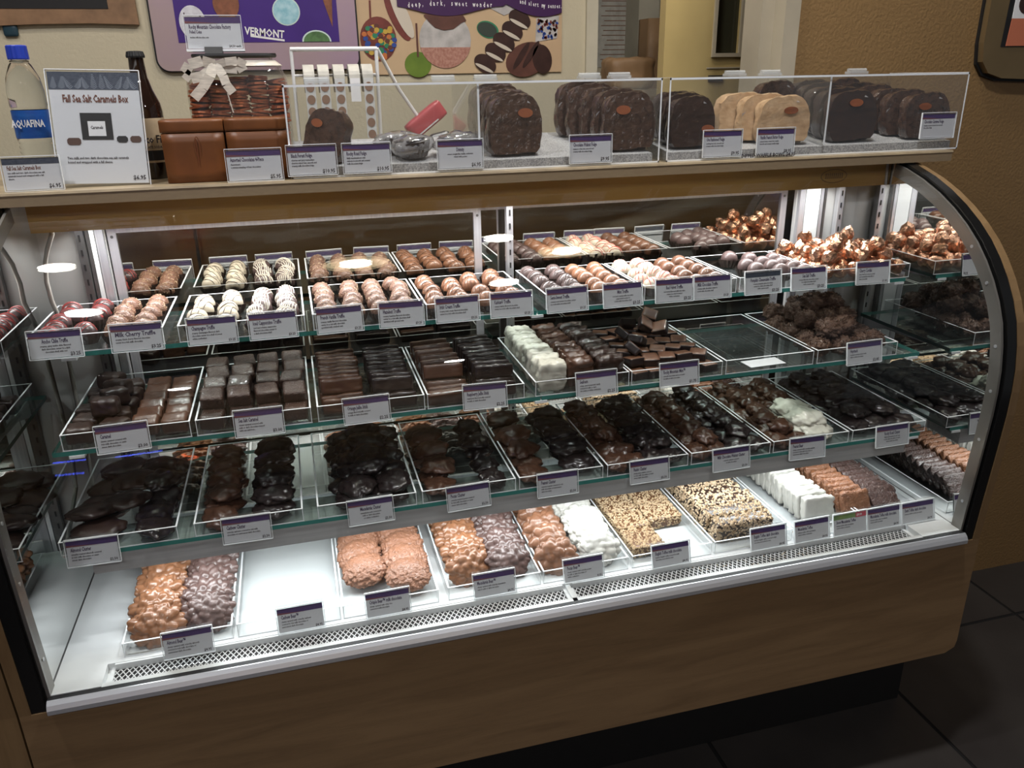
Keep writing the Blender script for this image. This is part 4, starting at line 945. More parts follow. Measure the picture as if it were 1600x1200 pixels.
S2 = [(.155, 'Caramel', ['chewy caramel covered with', 'rich milk chocolate or semi-', 'sweet dark chocolate'], '$3.00'), (.376, 'Sea Salt Caramel', ['chewy caramel covered with', 'milk or dark chocolate topped', 'with sea salt from...'], '$3.00'), (.563, 'Orange Jellie Stick', ['orange flavored jelly covered', 'in milk or dark chocolate'], '$2.25'), (.782, 'Raspberry Jellie Stick', ['raspberry flavored jelly covered', 'in milk or dark chocolate'], '$2.25'),
      (1.005, 'Seafoam', ['crispy, airy honeycomb candy', 'covered in milk or dark', 'chocolate or white confection'], '$2.25'), (1.180, 'Rocky Mountain Mint\u2122', ['smooth chocolate and cool mint', 'in milk or dark chocolate'], '$1.75'), (1.608, 'Haystack', ['toasted coconut mixed with', 'milk or dark chocolate'], '$2.85')]
LB = ['Caramel price sign, leftmost on the middle shelf', 'Sea Salt Caramel price sign on the middle shelf', 'Orange Jellie Stick price sign on the middle shelf', 'Raspberry Jellie Stick price sign on the middle shelf', 'Seafoam price sign before the white blocks', 'price sign before the square mints', 'Haystack price sign, rightmost on the middle shelf']
for (x, ti, ln, pr), lb in zip(S2, LB):
    sign(x, Y2 - .0145, Z2 - .005, ti, ln, pr, lb, roll=rnd.uniform(-.02, .02), yaw=rnd.uniform(-.03, .03), price_size=.0082)
S3 = [(.082, 'Almond Cluster', ['crunchy toasted almonds covered', 'in rich milk chocolate or semi-', 'sweet dark chocolate'], '$2.50', 0), (.333, 'Cashew Cluster', ['crunchy cashews covered in rich milk', 'chocolate or semi-sweet dark chocolate'], '$2.50', 0), (.552, 'Macadamia Cluster', ['macadamia nuts covered in', 'milk or dark chocolate', 'or white confection'], '$2.50', 1), (.736, 'Pecan Cluster', ['crunchy toasted pecans covered', 'in rich milk chocolate or semi-', 'sweet dark chocolate'], '$2.50', 0), (.913, 'Peanut Cluster', ['crunchy peanuts covered in rich', 'milk chocolate or semi-sweet', 'dark chocolate'], '$2.50', 0),
      (1.107, 'Raisin Cluster', ['plump juicy raisins covered', 'in rich milk chocolate or semi-', 'sweet dark chocolate'], '$2.50', 0), (1.289, 'Milk Chocolate Walnut Cluster', ['crunchy walnuts covered', 'in milk chocolate'], '$2.50', 1), (1.467, 'Peanut Bear', ['chewy caramel with crunchy peanuts', 'covered in rich milk chocolate or', 'semi-sweet dark chocolate'], '', 0), (1.678, 'Rocky Road Cluster', ['fluffy marshmallows and nuts', 'in rich milk chocolate or semi-', 'sweet dark chocolate'], '', 1)]
LB = ['Almond Cluster price sign, leftmost on the lowest shelf', 'Cashew Cluster price sign', 'Macadamia Cluster price sign hanging over the steel fascia', 'Pecan Cluster price sign on the lowest shelf', 'Peanut Cluster price sign on the lowest shelf', 'Raisin Cluster price sign on the lowest shelf', 'Milk Chocolate Walnut Cluster price sign', 'Peanut Bear price sign below the white pieces', 'Rocky Road Cluster price sign, rightmost on the lowest shelf']
for (x, ti, ln, pr, st), lb in zip(S3, LB):
    sign(x, Y3 - .0135, Z3 - .016, ti, ln, pr, lb, align='CENTER' if st else 'LEFT', roll=rnd.uniform(-.02, .02), yaw=rnd.uniform(-.03, .03))
SD = [(.216, 1.256, 'Almond Bear\u2122', ['chewy caramel with crunchy almonds', 'covered in rich milk chocolate or', 'semi-sweet dark chocolate'], '$4.95'), (.407, 1.2715, 'Cashew Bear\u2122', ['chewy caramel with crunchy cashews', 'covered in rich milk chocolate or', 'semi-sweet dark chocolate'], '$4.95'), (.565, 1.2715, 'Crispie Bear\u2122 milk chocolate', ['chewy caramel with crisp rice', 'covered in milk chocolate'], '$4.95'), (.770, 1.274, 'Macadamia Bear\u2122', ['chewy caramel with crunchy macadamia', 'nuts in milk or dark chocolate'], '$4.95'), (.951, 1.272, 'Pecan Bear\u2122', ['chewy caramel with crunchy pecans', 'in milk or dark chocolate or', 'white confection'], '4.95'),
      (1.138, 1.270, 'English Toffee milk chocolate', ['buttery English toffee covered in milk', 'chocolate and rolled in nuts'], '$4.95'), (1.361, 1.270, 'English Toffee dark chocolate', ['buttery English toffee covered in dark', 'chocolate and rolled in nuts'], '$4.95'), (1.465, 1.270, 'Macadamia Toffee', ['buttery toffee with macadamia', 'nuts in white confection'], '$4.95'), (1.559, 1.270, 'Snow Macadamia Toffee', ['buttery toffee with macadamia', 'nuts in white confection'], ''), (1.644, 1.270, 'Macadamia Toffee milk chocolate', ['buttery toffee with macadamia', 'nuts in milk chocolate'], '$4.95'), (1.732, 1.270, 'Dark Toffee dark chocolate', ['buttery toffee in dark chocolate'], '$4.95')]
LB = ['Almond Bear price sign, leftmost on the deck', 'Cashew Bear price sign on the empty deck tray', 'Crispie Bear price sign on the deck', 'Macadamia Bear price sign on the deck', 'Pecan Bear price sign on the deck', 'toffee price sign before the pale nut-crumb slabs', 'toffee price sign before the dark nut-crumb slabs', 'price sign left of the green-banded sign', 'green-banded price sign with a red four-dollar tag', 'price sign right of the green-banded sign', 'price sign nearest the right mirror on the deck']
for k, ((x, y, ti, ln, pr), lb) in enumerate(zip(SD, LB)):
    t = sign(x, y - .007, ZPAN + .002, ti, ln, pr, lb, roll=-.01, tilt=-.25, yaw=.0, band='band_green' if k == 8 else 'band_purple')
    if k == 8:
        put('sale_tag', MB().box(.014, .040, -.0011, -.0007, .035, .046).mesh('sale_tag', ['sale_red']), t); text('sale_price', '$4.00', .0075, 'print_white', t, (.016, -.0013, .0378), sx=.8)

# ------------------------------------------------------------------ fudge boxes on the counter
YF0, YF1 = 1.572, 1.826


def fudge_box(x0, x1, divs, label, hinges):
    z0, z1, t = ZC1 + .0005, 1.592, .004
    mb = MB().box(x0, x1, YF0, YF0 + t, z0, z1 - t).box(x0, x0 + t, YF0 + t, YF1 - t, z0, z1 - t).box(x1 - t, x1, YF0 + t, YF1 - t, z0, z1 - t).box(x0, x1, YF1 - t, YF1, z0, z1 - t).box(x0, x1, YF0, YF1, z1 - t, z1)
    for d in divs: mb.box(d, d + t, YF0 + t, YF1 - t, z0 + .02, z1 - t)
    o = put('fudge_box', mb.mesh('fudge_box', ['box_acrylic'])); tag(o, label, 'acrylic box', 'acrylic fudge boxes on the counter')
    e = .0018; eb = MB()
    eb.box(x0, x1, YF0 - .0006, YF0, z1 - t, z1).box(x0, x1, YF0 - .0006, YF0, z0, z0 + .003)
    for x in [x0, x1 - e * 1.6] : eb.box(x, x + e * 1.6, YF0 - .0006, YF0, z0, z1)
    eb.box(x0, x0 + t, YF0, YF1, z1, z1 + .0005).box(x1 - t, x1, YF0, YF1, z1, z1 + .0005)
    for d in divs: eb.box(d, d + t, YF0 + t - .0005, YF0 + t, z0 + .02, z1 - t)
    put('polished_edges', eb.mesh('polished_edges', ['acrylic_edge']), o)
    for hx in hinges:
        h = MB().box(hx - .024, hx + .024, 1.735, 1.757, z1 + .0005, z1 + .006).tube([(hx - .024, 1.746, z1 + .0085), (hx + .024, 1.746, z1 + .0085)], .0045, 8)
        put('hinge', h.mesh('hinge', ['hinge_clear']), o)
    s = put('granite_slab', MB().prism([(YF0 + .012, z0 + .0005), (YF1 - .012, z0 + .0005), (YF1 - .012, 1.480), (YF0 + .012, 1.447)], x0 + .01, x1 - .01, 'x').mesh('granite_slab', ['granite']))
    tag(s, 'speckled grey stone slab under the fudge in the ' + ('left' if x0 < 1 else 'right') + ' acrylic box', 'stone slab', 'stone slabs in the fudge boxes')
    return o


fudge_box(.478, 1.212, [.833], 'long clear acrylic fudge box at the middle of the counter', [.545, .80, .89, 1.12, 1.19])
fudge_box(1.228, 1.950, [1.60], 'long clear acrylic fudge box at the right end of the counter', [1.47, 1.56, 1.79])


def slab_z(y): return 1.447 + (y - YF0 - .012) * (1.480 - 1.447) / (YF1 - YF0 - .024)


def fudge_mesh(name, seed, w, h, th, m, arch=.24):
    rd = random.Random(seed); off = Vector((rd.uniform(0, 50),) * 3); out = []
    n = 36
    for k in range(n):
        t = k / n
        a = 2 * math.pi * t; ca, sa = math.cos(a), math.sin(a); p = 4.2 if sa > 0 else 8.0
        r = (abs(ca) ** p + abs(sa) ** p) ** (-1 / p); x = r * ca * w / 2; z = r * sa * h / 2
        if sa > 0: x *= 1 - arch * sa ** 2.6
        out.append((x, z))
    rings = []
    mb = MB(); nr = 7
    for q in range(nr):
        f = q / (nr - 1); y = (f - .5) * th; e = 1 - .03 * abs(2 * f - 1) ** 8
        for (x, z) in out:
            v = Vector((x * e, y, z * e)); k = noise.noise(v * 30 + off) * .005 + noise.noise(v * 90 + off) * .004 + noise.noise(v * 220 + off) * .0025
            s = 1 + k / max(.02, Vector((x, z)).length); mb.v.append((v.x * s, y + noise.noise(v * 60 + off) * .0015, max(v.z * s, -h / 2) + h / 2))
    for q in range(nr - 1):
        for k in range(n): mb.f.append((q * n + k, q * n + (k + 1) % n, (q + 1) * n + (k + 1) % n, (q + 1) * n + k)); mb.m.append(0)
    mb.f.append(tuple(reversed(range(n)))); mb.f.append(tuple(range((nr - 1) * n, nr * n))); mb.m += [0, 0]
    return mb.mesh(name, [m], True, auto=38)


stk = MB().disc(0, 0, .0155, .009, 0, 0, 20).mesh('sticker', ['sticker'])


def film_mesh(seed, w, h, th):
    """gathered ends and creases of the clear wrap along the top of a slice"""
    rd = random.Random(seed); mb = MB()
    for _ in range(70):
        a = rd.uniform(.05, math.pi - .05); r0 = Vector((math.cos(a) * w * .47, 0, h * .52 + math.sin(a) * h * .47)); d = Vector((math.cos(a), 0, math.sin(a)))
        y = rd.uniform(-th * .5, th * .5); p = r0 + Vector((0, y, 0)); s = rd.uniform(.003, .010); e = Vector((rd.gauss(0, 1), rd.gauss(0, 1) * .6, rd.gauss(0, 1))).normalized() * s
        mb.quad(tuple(p - e), tuple(p + d * s * .5), tuple(p + e), tuple(p - d * s * .15 + Vector((0, .003, 0))))
    return mb.mesh('wrap_creases', ['wrap_film'])


FW = [film_mesh(930 + i, .105, .105, .028) for i in range(3)]
FM = {k: [fudge_mesh('fudge_' + k, 940 + i, .108, .112, .028, m) for i in range(3)] for k, m in (('dark', 'fudge_dark'), ('nut', 'fudge_nut'), ('pale', 'fudge_pale'))}


def fudge_row(kind, x, n, desc, y0=1.612, dy=.038, sx=1.0, sz=1.0, dx=0.0, lean=-.12, yaw=0.0, stx=.02, stz=.078):
    for k in range(n):
        y = y0 + dy * k
        o = put('fudge_slice', FM[kind][k % 3], None, (x + dx * k + (rnd.uniform(-.004, .004) if k else 0), y, slab_z(y) + .002), (lean, rnd.uniform(-.03, .03), yaw + rnd.uniform(-.05, .05)), (sx, 1, sz)); tag(o, desc.replace('#', nth(k)), 'fudge', 'wrapped fudge slices')
        put('wrap_creases', FW[k % 3], o)
        if k == 0 and stx is not None: put('round_sticker', stk, o, (stx, -.0165, stz))


o = put('fudge_slice', FM['nut'][0], None, (.540, 1.632, 1.452), (-.25, .18, -.75), (.85, 1.1, .86)); tag(o, 'single leaning fudge slice behind the Black Forest Fudge sign', 'fudge', 'wrapped fudge slices')
put('wrap_creases', FW[0], o); put('round_sticker', stk, o, (-.022, -.0168, .078))
fudge_row('nut', .915, 5, 'dark nut fudge slice, #, middle row of the first acrylic box')
fudge_row('nut', 1.160, 5, 'walnut fudge slice, #, row above the Chocolate Walnut Fudge sign', dx=-.012, sx=1.0, stx=-.015)
fudge_row('dark', 1.300, 3, 'dark plain fudge slice, #, row behind the Ole Fashioned sign', sx=.92, sz=.90, dx=.0, stx=.036, stz=.04)
fudge_row('pale', 1.520, 3, 'pale peanut butter fudge slice, #, row behind the Vanilla Peanut Butter sign', dx=-.030, dy=.034, sx=1.08, sz=.86, stx=.012)
fudge_row('dark', 1.690, 5, 'dark fudge slice, #, row between the pale fudge and caramel fudge', dx=-.002, sx=1.08, sz=.93, stx=.005, stz=.085)
fudge_row('nut', 1.885, 5, 'caramel fudge slice, #, rightmost row of the right box', dx=-.018, sx=1.05, sz=.86, stx=-.01)
for k, (x, y) in enumerate(((1.60, 1.775), (1.79, 1.785))):
    o = put('fudge_slice', FM['nut'][k], None, (x, y, slab_z(y) + .002), (-.1, 0, .1), (1, 1, .92)); tag(o, 'nut fudge slice standing at the back ' + ('behind the pale fudge' if k == 0 else 'behind the dark fudge row'), 'fudge', 'wrapped fudge slices'); put('wrap_creases', FW[k], o)
# wrapped candy cups
for k, (x, y, z, r, lb) in enumerate(((.715, 1.622, 1.455, .2, 'wrapped dark candy cup behind the Rocky Road Fudge sign'), (.690, 1.668, 1.462, -.1, 'wrapped candy cup lying behind the front Rocky Road cup'), (.800, 1.632, 1.458, .05, 'flat wrapped confection behind the Divinity sign'))):
    t = empty('wrapped_cup', lb, 'candy', (x, y, z), r, 'wrapped candy cups'); t.rotation_euler = (.0, -.12, r)
    put('fluted_cup', MB().lathe([(.024, 0), (.030, .014), (.034, .030)], 36, 0, .04, close=False).lathe([(.0, .027), (.033, .028)], 36, 0, close=False).mesh('fluted_cup', ['fudge_dark']), t)
    put('film', blob('film', 960 + k, .047, .036, .022, ['wrap_film'], 16, .3, .25, 3, .1, 8, .85), t, (0, 0, .002))
    put('foil_top', blob('foil_top', 965 + k, .034, .028, .006, ['silver_foil'], 12, .3, .3, 3, .15, 8, .6, smooth=False), t, (0, 0, .030))
# fudge price signs
FS = [(.517, 'Black Forest Fudge', ['cherries and juicy maraschino', 'cherries mixed into smooth and', 'creamy milk chocolate fudge'], '$10.95', 'Black Forest Fudge price sign'), (.617, 'Rocky Road Fudge', ['fluffy marshmallows with', 'walnuts in smooth and creamy', 'milk chocolate fudge'], '$10.95', 'Rocky Road Fudge price sign'), (.795, 'Divinity', ['sweet, nougat-like vanilla confection', 'mixed with pecans'], '$6.95', 'Divinity price sign'), (1.061, 'Chocolate Walnut Fudge', ['walnuts rolled into smooth and', 'creamy milk chocolate fudge'], '$9.95', 'Chocolate Walnut Fudge price sign'),
      (1.353, 'Ole Fashioned Fudge', ['nothing but rich, smooth and', 'creamy milk chocolate fudge'], '$9.95', 'Ole Fashioned Fudge price sign'), (1.478, 'Vanilla Peanut Butter Fudge', ['peanut butter mixed into vanilla', 'smooth and creamy vanilla fudge'], '$8.95', 'Vanilla Peanut Butter Fudge price sign'), (1.885, 'Chocolate Caramel Fudge', ['creamy caramel mixed into smooth', 'chocolate fudge'], '', 'Chocolate Caramel Fudge price sign')]
for k, (x, ti, ln, pr, lb) in enumerate(FS):
    sign(x, YF0 - .0035, ZC1 + .006 + (.02 if k == 6 else 0), ti, ln, pr, lb + ' on the acrylic box', w=.086, h=.052, hook=False, tilt=-.03, align='CENTER' if k == 2 else 'LEFT', price_size=.0098)
wl = put('waffle_bowl_strip', MB().box(1.37, 1.56, YF0 - .0105, YF0 - .0100, ZC1 + .0015, ZC1 + .0135).mesh('waffle_bowl_strip', ['acrylic'])); tag(wl, 'clear printed strip reading DIPPED WAFFLE BOWL on the right fudge box', 'sign')
text('strip_text', 'DIPPED WAFFLE BOWL $4.95', .0105, 'ink', wl, (1.395, YF0 - .0108, ZC1 + .003), sx=.95)
sign(.415, 1.566, ZC1 + .001, 'Assorted Chocolates 4-Piece', ['Assortment', 'a yummy sampling of four chocolates'], '$5.95', 'Assorted Chocolates 4-Piece price sign before the brown boxes', w=.094, h=.054, hook=False, tilt=-.06, price_size=.0098)
sign(.050, 1.575, ZC1 + .001, 'Fall Sea Salt Caramels Box', ['two milk and two dark chocolate sea salt', 'caramels boxed and wrapped with a fall', 'sleeve.'], '$6.95', 'small Fall Sea Salt Caramels Box price sign at the left edge', w=.088, h=.054, band=NAVY, hook=False, tilt=-.10, price_size=.0098, tmat='ink_brown')

# ------------------------------------------------------------------ things on the left of the counter
mat('cap_blue', (0.02, 0.05, 0.42), 0.35); mat('label_blue', (0.02, 0.12, 0.42), 0.35, noise_amt=0.5, noise_scale=30, col2=(0.01, 0.06, 0.28), stretch=(1, 1, 3))
mat('brown_glass', (0.020, 0.009, 0.006), 0.06, spec=0.8, noise_amt=0.2); mat('label_kraft', (0.55, 0.42, 0.27), 0.55, noise_amt=0.2); mat('box_brown', (0.21, 0.070, 0.018), 0.42, noise_amt=0.3, noise_scale=20)
mat('box_mark', (0.16, 0.045, 0.012), 0.5); mat('ribbon', (0.78, 0.72, 0.62), 0.35, noise_amt=0.3, noise_scale=60, stretch=(1, 1, 6)); mat('coin_foil', (0.66, 0.24, 0.12), 0.36, 0.75, noise_amt=0.3, noise_scale=90, col2=(0.46, 0.15, 0.075))
mat('wire_white', (0.75, 0.75, 0.75), 0.4); mat('roll_paper', (0.60, 0.58, 0.52), 0.5, noise_amt=0.2); mat('roll_clear', (0.62, 0.63, 0.62), 0.4); mat('sticker_brown', (0.25, 0.14, 0.09), 0.5)
mat('gun_red', (0.42, 0.06, 0.07), 0.35); mat('ledge_tan', (0.40, 0.32, 0.22), 0.5, noise_amt=0.2); mat('photo_dark', (0.006, 0.005, 0.006), 0.6); mat('photo_white', (0.85, 0.85, 0.86), 0.5)

ld = put('service_ledge', MB().box(-.6, 1.30, 1.88, 2.30, 1.385, 1.424).mesh('service_ledge', ['ledge_tan'])); tag(ld, 'tan service ledge behind the counter under the label rack', 'shelf')
put('ledge_support', MB().box(-.6, 1.30, 1.90, 2.28, 0, 1.385).mesh('ledge_support', ['ledge_tan']), ld)

# tall promotional sign
t = empty('promo_sign', 'tall white Fall Sea Salt Caramels Box sign with dark fern band', 'sign', (.157, 1.598, ZC1 + .001)); t.rotation_euler = (-.19, 0.03, 0)
w, h = .144, .192
put('card', MB().box(-w / 2, w / 2, 0, .001, .004, h).mesh('card', ['card']), t)
put('fern_band', MB().box(-w / 2, w / 2, -.0005, .0003, h - .029, h).mesh('fern_band', ['band_navy']), t)
fr = MB(); rd = random.Random(3)
for k in range(11):
    bx = -w / 2 + .008 + k * .0128; bz = h - .028; ln = rd.uniform(.018, .026); a = rd.uniform(-.5, .5)
    for j in range(9):
        f = j / 9; px, pz = bx + math.sin(a) * ln * f, bz + math.cos(a) * ln * f; s = .0055 * (1 - f * .8)
        for sg in (-1, 1):
            q = (px + sg * s, pz + s * .7)
            if abs(q[0]) < w / 2 - .001 and q[1] < h - .001: fr.quad((px, -.0006, pz), (q[0], -.0006, q[1]), (q[0] - sg * .0006, -.0006, q[1] + .0008), (px, -.0006, pz + .0012))
mat('fern', (.22, .25, .30), .5); put('fern_print', fr.mesh('fern_print', ['fern']), t, kind='stuff')
put('holder', MB().box(-w / 2 - .003, w / 2 + .003, -.003, -.0015, 0, h + .003).box(-w / 2 - .003, w / 2 + .003, .0015, .003, 0, h + .003).box(-w / 2 - .003, w / 2 + .003, -.003, .05, 0, .002).mesh('holder', ['acrylic']), t)
put('holder_edge', MB().box(-w / 2 - .003, w / 2 + .003, -.003, .003, h + .003, h + .0042).box(w / 2 + .002, w / 2 + .0032, -.003, .003, 0, h + .003).box(-w / 2 - .0032, -w / 2 - .002, -.003, .003, 0, h + .003).mesh('holder_edge', ['acrylic_edge']), t)
text('title_text', 'Fall Sea Salt Caramels Box', .0175, 'ink_brown', t, (0.0, -.0008, h - .050), sx=.56, align='CENTER')
text('body_text', 'Two milk and two dark chocolate sea salt caramels', .0058, 'ink', t, (-.056, -.0008, .046), sx=.82)
text('body_text', 'boxed and wrapped with a fall sleeve.', .0058, 'ink', t, (-.056, -.0008, .039), sx=.82)
text('price_text', '$6.95', .0105, 'ink', t, (w / 2 - .004, -.0008, .010), sx=.9, align='RIGHT')
pp = MB().box(-.028, .022, -.0008, -.0004, .079, .124, 0).box(-.017, .011, -.0012, -.0008, .085, .110, 1).box(-.053, -.031, -.0008, -.0004, .070, .082, 2, .003).box(.027, .045, -.0008, -.0004, .074, .085, 0, .003).box(.049, .067, -.0008, -.0004, .074, .085, 2, .003)
mat('photo_brown', (.09, .04, .025), .5); put('box_photo', pp.mesh('box_photo', ['photo_dark', 'photo_white', 'photo_brown']), t)
text('photo_script', 'Caramels', .0075, 'ink', t, (-.003, -.0014, .097), sx=.7, align='CENTER')

# water bottle
t = empty('water_bottle', 'clear plastic water bottle with blue cap and blue label', 'bottle', (.034, 1.705, ZC1 + .0005))
pr = [(.024, 0), (.029, .004), (.030, .012)]
for k in range(6): pr += [(.0295, .020 + k * .009), (.0275, .0245 + k * .009)]
pr += [(.030, .078), (.030, .125), (.0285, .130), (.0305, .136), (.0305, .160), (.027, .182), (.018, .203), (.0125, .210), (.0125, .217)]
put('bottle_body', MB().lathe(pr, 32).mesh('bottle_body', ['bottle_clear'], True), t)
put('cap', MB().lathe([(.0165, .212), (.0170, .214), (.0165, .234), (.0150, .2355)], 32, 0, .02).mesh('cap', ['cap_blue']), t)
put('label', MB().lathe([(.0304, .080), (.0306, .082), (.0306, .126), (.0304, .128)], 40, close=False).mesh('bottle_label', ['label_blue'], True), t)
put('neck_ring', MB().lathe([(.0125, .206), (.0155, .207), (.0155, .210), (.0125, .211)], 24, close=False).mesh('neck_ring', ['bottle_clear'], True), t)
tt = text('label_text', 'AQUAFINA', .017, 'print_white', t, (-.026, -.0308, .100), sx=.62); tt.rotation_euler = (math.pi / 2, 0, 0)
# brown soda bottle
t = empty('soda_bottle', 'brown glass soda bottle half hidden behind the tall white sign', 'bottle', (.226, 1.705, ZC1 + .0005))
put('bottle_body', MB().lathe([(.029, 0), (.0315, .004), (.0315, .120), (.029, .135), (.020, .158), (.0145, .180), (.0130, .212), (.0140, .214), (.0140, .217)], 36).mesh('bottle_body', ['brown_glass'], True), t)
put('crown_cap', MB().lathe([(.0155, .213), (.0160, .216), (.0140, .2235), (.010, .2245)], 42, 0, .03).mesh('crown_cap', ['black_plastic']), t)
lb = put('label', MB().lathe([(.0318, .030), (.0320, .031), (.0320, .108), (.0318, .109)], 40, close=False).mesh('bottle_label', ['label_kraft'], True), t)
put('label_print', MB().lathe([(.0322, .034), (.0322, .052)], 40, close=False).mesh('label_print', ['photo_dark']), t)
text('label_text', 'Choco Fizz', .019, 'ink', t, (-.027, -.0335, .066), sx=.75)
text('label_small', 'CHOCOLATE SODA', .0065, 'ink', t, (-.022, -.0335, .056), sx=.8)

# brown gift boxes
for k, (x0, x1, lb) in enumerate(((.262, .368, 'left brown chocolate gift box with an embossed figure, under the jar sign'), (.371, .477, 'right brown chocolate gift box behind the Assorted Chocolates sign'))):
    t = empty('gift_box', lb, 'box', ((x0 + x1) / 2, 1.625, ZC1 + .0005), group='brown gift boxes'); hw = (x1 - x0) / 2
    put('box_body', block('box_body', 980 + k, hw * 2, .075, .086, ['box_brown'], .0015, 4, .0002), t)
    l = put('box_lid', block('box_lid', 985 + k, hw * 2 + .002, .077, .022, ['box_brown'], .002, 4, .0002), t, (0, 0, .0865)); l.location.z = .0862
    mk = MB()
    if k == 0:
        for a in range(14):
            u = a / 14 * 2 * math.pi; v = (a + 1) / 14 * 2 * math.pi
            mk.quad((.006 + .005 * math.cos(u), -.0392, .062 + .018 * math.sin(u)), (.006 + .005 * math.cos(v), -.0392, .062 + .018 * math.sin(v)), (.006 + .0035 * math.cos(v), -.0392, .062 + .0165 * math.sin(v)), (.006 + .0035 * math.cos(u), -.0392, .062 + .0165 * math.sin(u)))
        mk.box(.004, .0055, -.0393, -.039, .032, .075)
    else:
        for a in range(12): mk.box(-.012 + a * .0036, -.0098 + a * .0036, -.0393, -.039, .052, .056)
    put('emblem', mk.mesh('emblem', ['box_mark']), t)

# glass jar of copper coins
jx, jy = .397, 1.748
t = empty('coin_jar', 'wide clear glass jar with ribbon, full of copper foil coins', 'jar', (jx, jy, ZC1 + .0005))
def rr(w, d, z, n=48, p=4.0):
    return [(w * math.copysign(abs(math.cos(2 * math.pi * k / n)) ** (2 / p), math.cos(2 * math.pi * k / n)), d * math.copysign(abs(math.sin(2 * math.pi * k / n)) ** (2 / p), math.sin(2 * math.pi * k / n)), z) for k in range(n)]
mb = MB(); rings = [(.090, .058, 0), (.094, .062, .006), (.094, .062, .150), (.092, .060, .175), (.082, .050, .198), (.070, .045, .206), (.068, .043, .212), (.065, .040, .212), (.067, .042, .204), (.079, .047, .194), (.0895, .0575, .172), (.0915, .0595, .150), (.0915, .0595, .008)]
for r_ in rings: mb.v += rr(*r_)
for q in range(len(rings) - 1):
    for k in range(48): mb.f.append((q * 48 + k, q * 48 + (k + 1) % 48, (q + 1) * 48 + (k + 1) % 48, (q + 1) * 48 + k)); mb.m.append(0)
put('jar_body', mb.mesh('jar_body', ['jar_glass'], True), t)
mb = MB(); mb.v += rr(.076, .050, .2125) + rr(.078, .052, .215) + rr(.077, .051, .219)
for q in range(2):
    for k in range(48): mb.f.append((q * 48 + k, q * 48 + (k + 1) % 48, (q + 1) * 48 + (k + 1) % 48, (q + 1) * 48 + k)); mb.m.append(0)
mb.f += [tuple(range(47, -1, -1)), tuple(range(96, 144))]; mb.m += [0, 0]
put('jar_lid', mb.mesh('jar_lid', ['black_plastic']), t)
rb = MB()
def strip(pts, wid, nrm=(0, -1, 0)):
    for a in range(len(pts) - 1):
        p, q = Vector(pts[a]), Vector(pts[a + 1]); s = (q - p).cross(Vector(nrm)).normalized() * wid / 2
        rb.quad(tuple(p - s), tuple(p + s), tuple(q + s), tuple(q - s)); rb.quad(tuple(p - s + Vector((0, .0008, 0))), tuple(q - s + Vector((0, .0008, 0))), tuple(q + s + Vector((0, .0008, 0))), tuple(p + s + Vector((0, .0008, 0))))
band = rr(.087, .0555, .197, 40); band2 = rr(.074, .047, .207, 40)
for a in range(40): rb.quad(band[a], band[(a + 1) % 40], band2[(a + 1) % 40], band2[a])
strip([(-.035, -.060, .200), (-.055, -.068, .206), (-.078, -.070, .200), (-.088, -.070, .186), (-.078, -.070, .176), (-.058, -.068, .180), (-.035, -.062, .196)], .018)
strip([(-.035, -.062, .200), (-.045, -.070, .180), (-.060, -.072, .160), (-.078, -.073, .142)], .018); strip([(-.033, -.062, .200), (-.022, -.070, .180), (-.018, -.072, .165), (-.008, -.073, .150)], .016); strip([(-.018, -.072, .15), (-.012, -.0725, .115)], .002)
strip([(-.033, -.060, .198), (-.015, -.068, .204), (.006, -.068, .206), (.02, -.066, .198), (.004, -.066, .190), (-.03, -.062, .194)], .014)
put('ribbon_bow', rb.mesh('ribbon_bow', ['ribbon']), t)
cme = MB().lathe([(.0165, 0), (.0185, .0008), (.0185, .0042), (.0165, .005)], 18).mesh('coin', ['coin_foil'], False)
colh = [.168, .172, .178, .180, .174]
LR = ['first', 'second', 'third', 'fourth', 'fifth']
for j, yy in enumerate((-.036, .002, .038)):
    for i in range(5):
        xx = -.072 + i * .036; top = colh[i] - (0 if j else .012); n = 16 if j == 0 else 6
        for k in range(n):
            z = ZC1 + top - .0055 * (k + 1)
            o = put('foil_coin', cme, None, (jx + xx + rnd.uniform(-.002, .002), jy + yy + rnd.uniform(-.002, .002), z), (rnd.uniform(-.16, .16), rnd.uniform(-.16, .16), rnd.uniform(0, 6)))
            tag(o, f'copper foil coin in the jar, {LR[i]} stack from left, {["front", "middle", "back"][j]} row, {("topmost" if k == 0 else ORD[k] + " from top")}', 'foil coin', 'copper foil coins in the jar')
fill_ = MB(); a_ = rr(.088, .056, .010); b_ = rr(.088, .056, .085); fill_.v += a_ + b_
for k in range(48): fill_.f.append((k, (k + 1) % 48, 48 + (k + 1) % 48, 48 + k)); fill_.m.append(0)
fill_.f += [tuple(range(47, -1, -1)), tuple(range(48, 96))]; fill_.m += [0, 0]
o = put('foil_coin_heap', fill_.mesh('foil_coin_heap', ['coin_foil']), None, (jx, jy, ZC1)); tag(o, 'lower heap of copper foil coins hidden behind the gift boxes', 'foil coins', kind='stuff')
s = sign(.366, 1.728, ZC1 + .2275, 'Rocky Mountain Chocolate Factory', ['', ''], '$4.50 each', 'foiled coins price sign clipped above the glass jar', w=.098, h=.056, hook=False, tilt=-.05, price_size=.0055, big=1.05, sx=.50)
text('title_text', 'Foiled Coins', .0082, 'ink_purple', s, (-.043, -.00062, .0275), sx=.52); text('body_text', 'medium milk chocolate coins', .0040, 'ink', s, (-.043, -.00062, .0195), sx=.7)
put('binder_clip', MB().prism([(-.012, -.008), (.012, -.008), (.006, .004), (-.006, .004)], -.02, .012, 'x').mesh('binder_clip', ['black_plastic']), s)
put('holder_foot', MB().box(-.052, .052, -.006, .012, -.004, .0).mesh('holder_foot', ['acrylic_edge']), s)

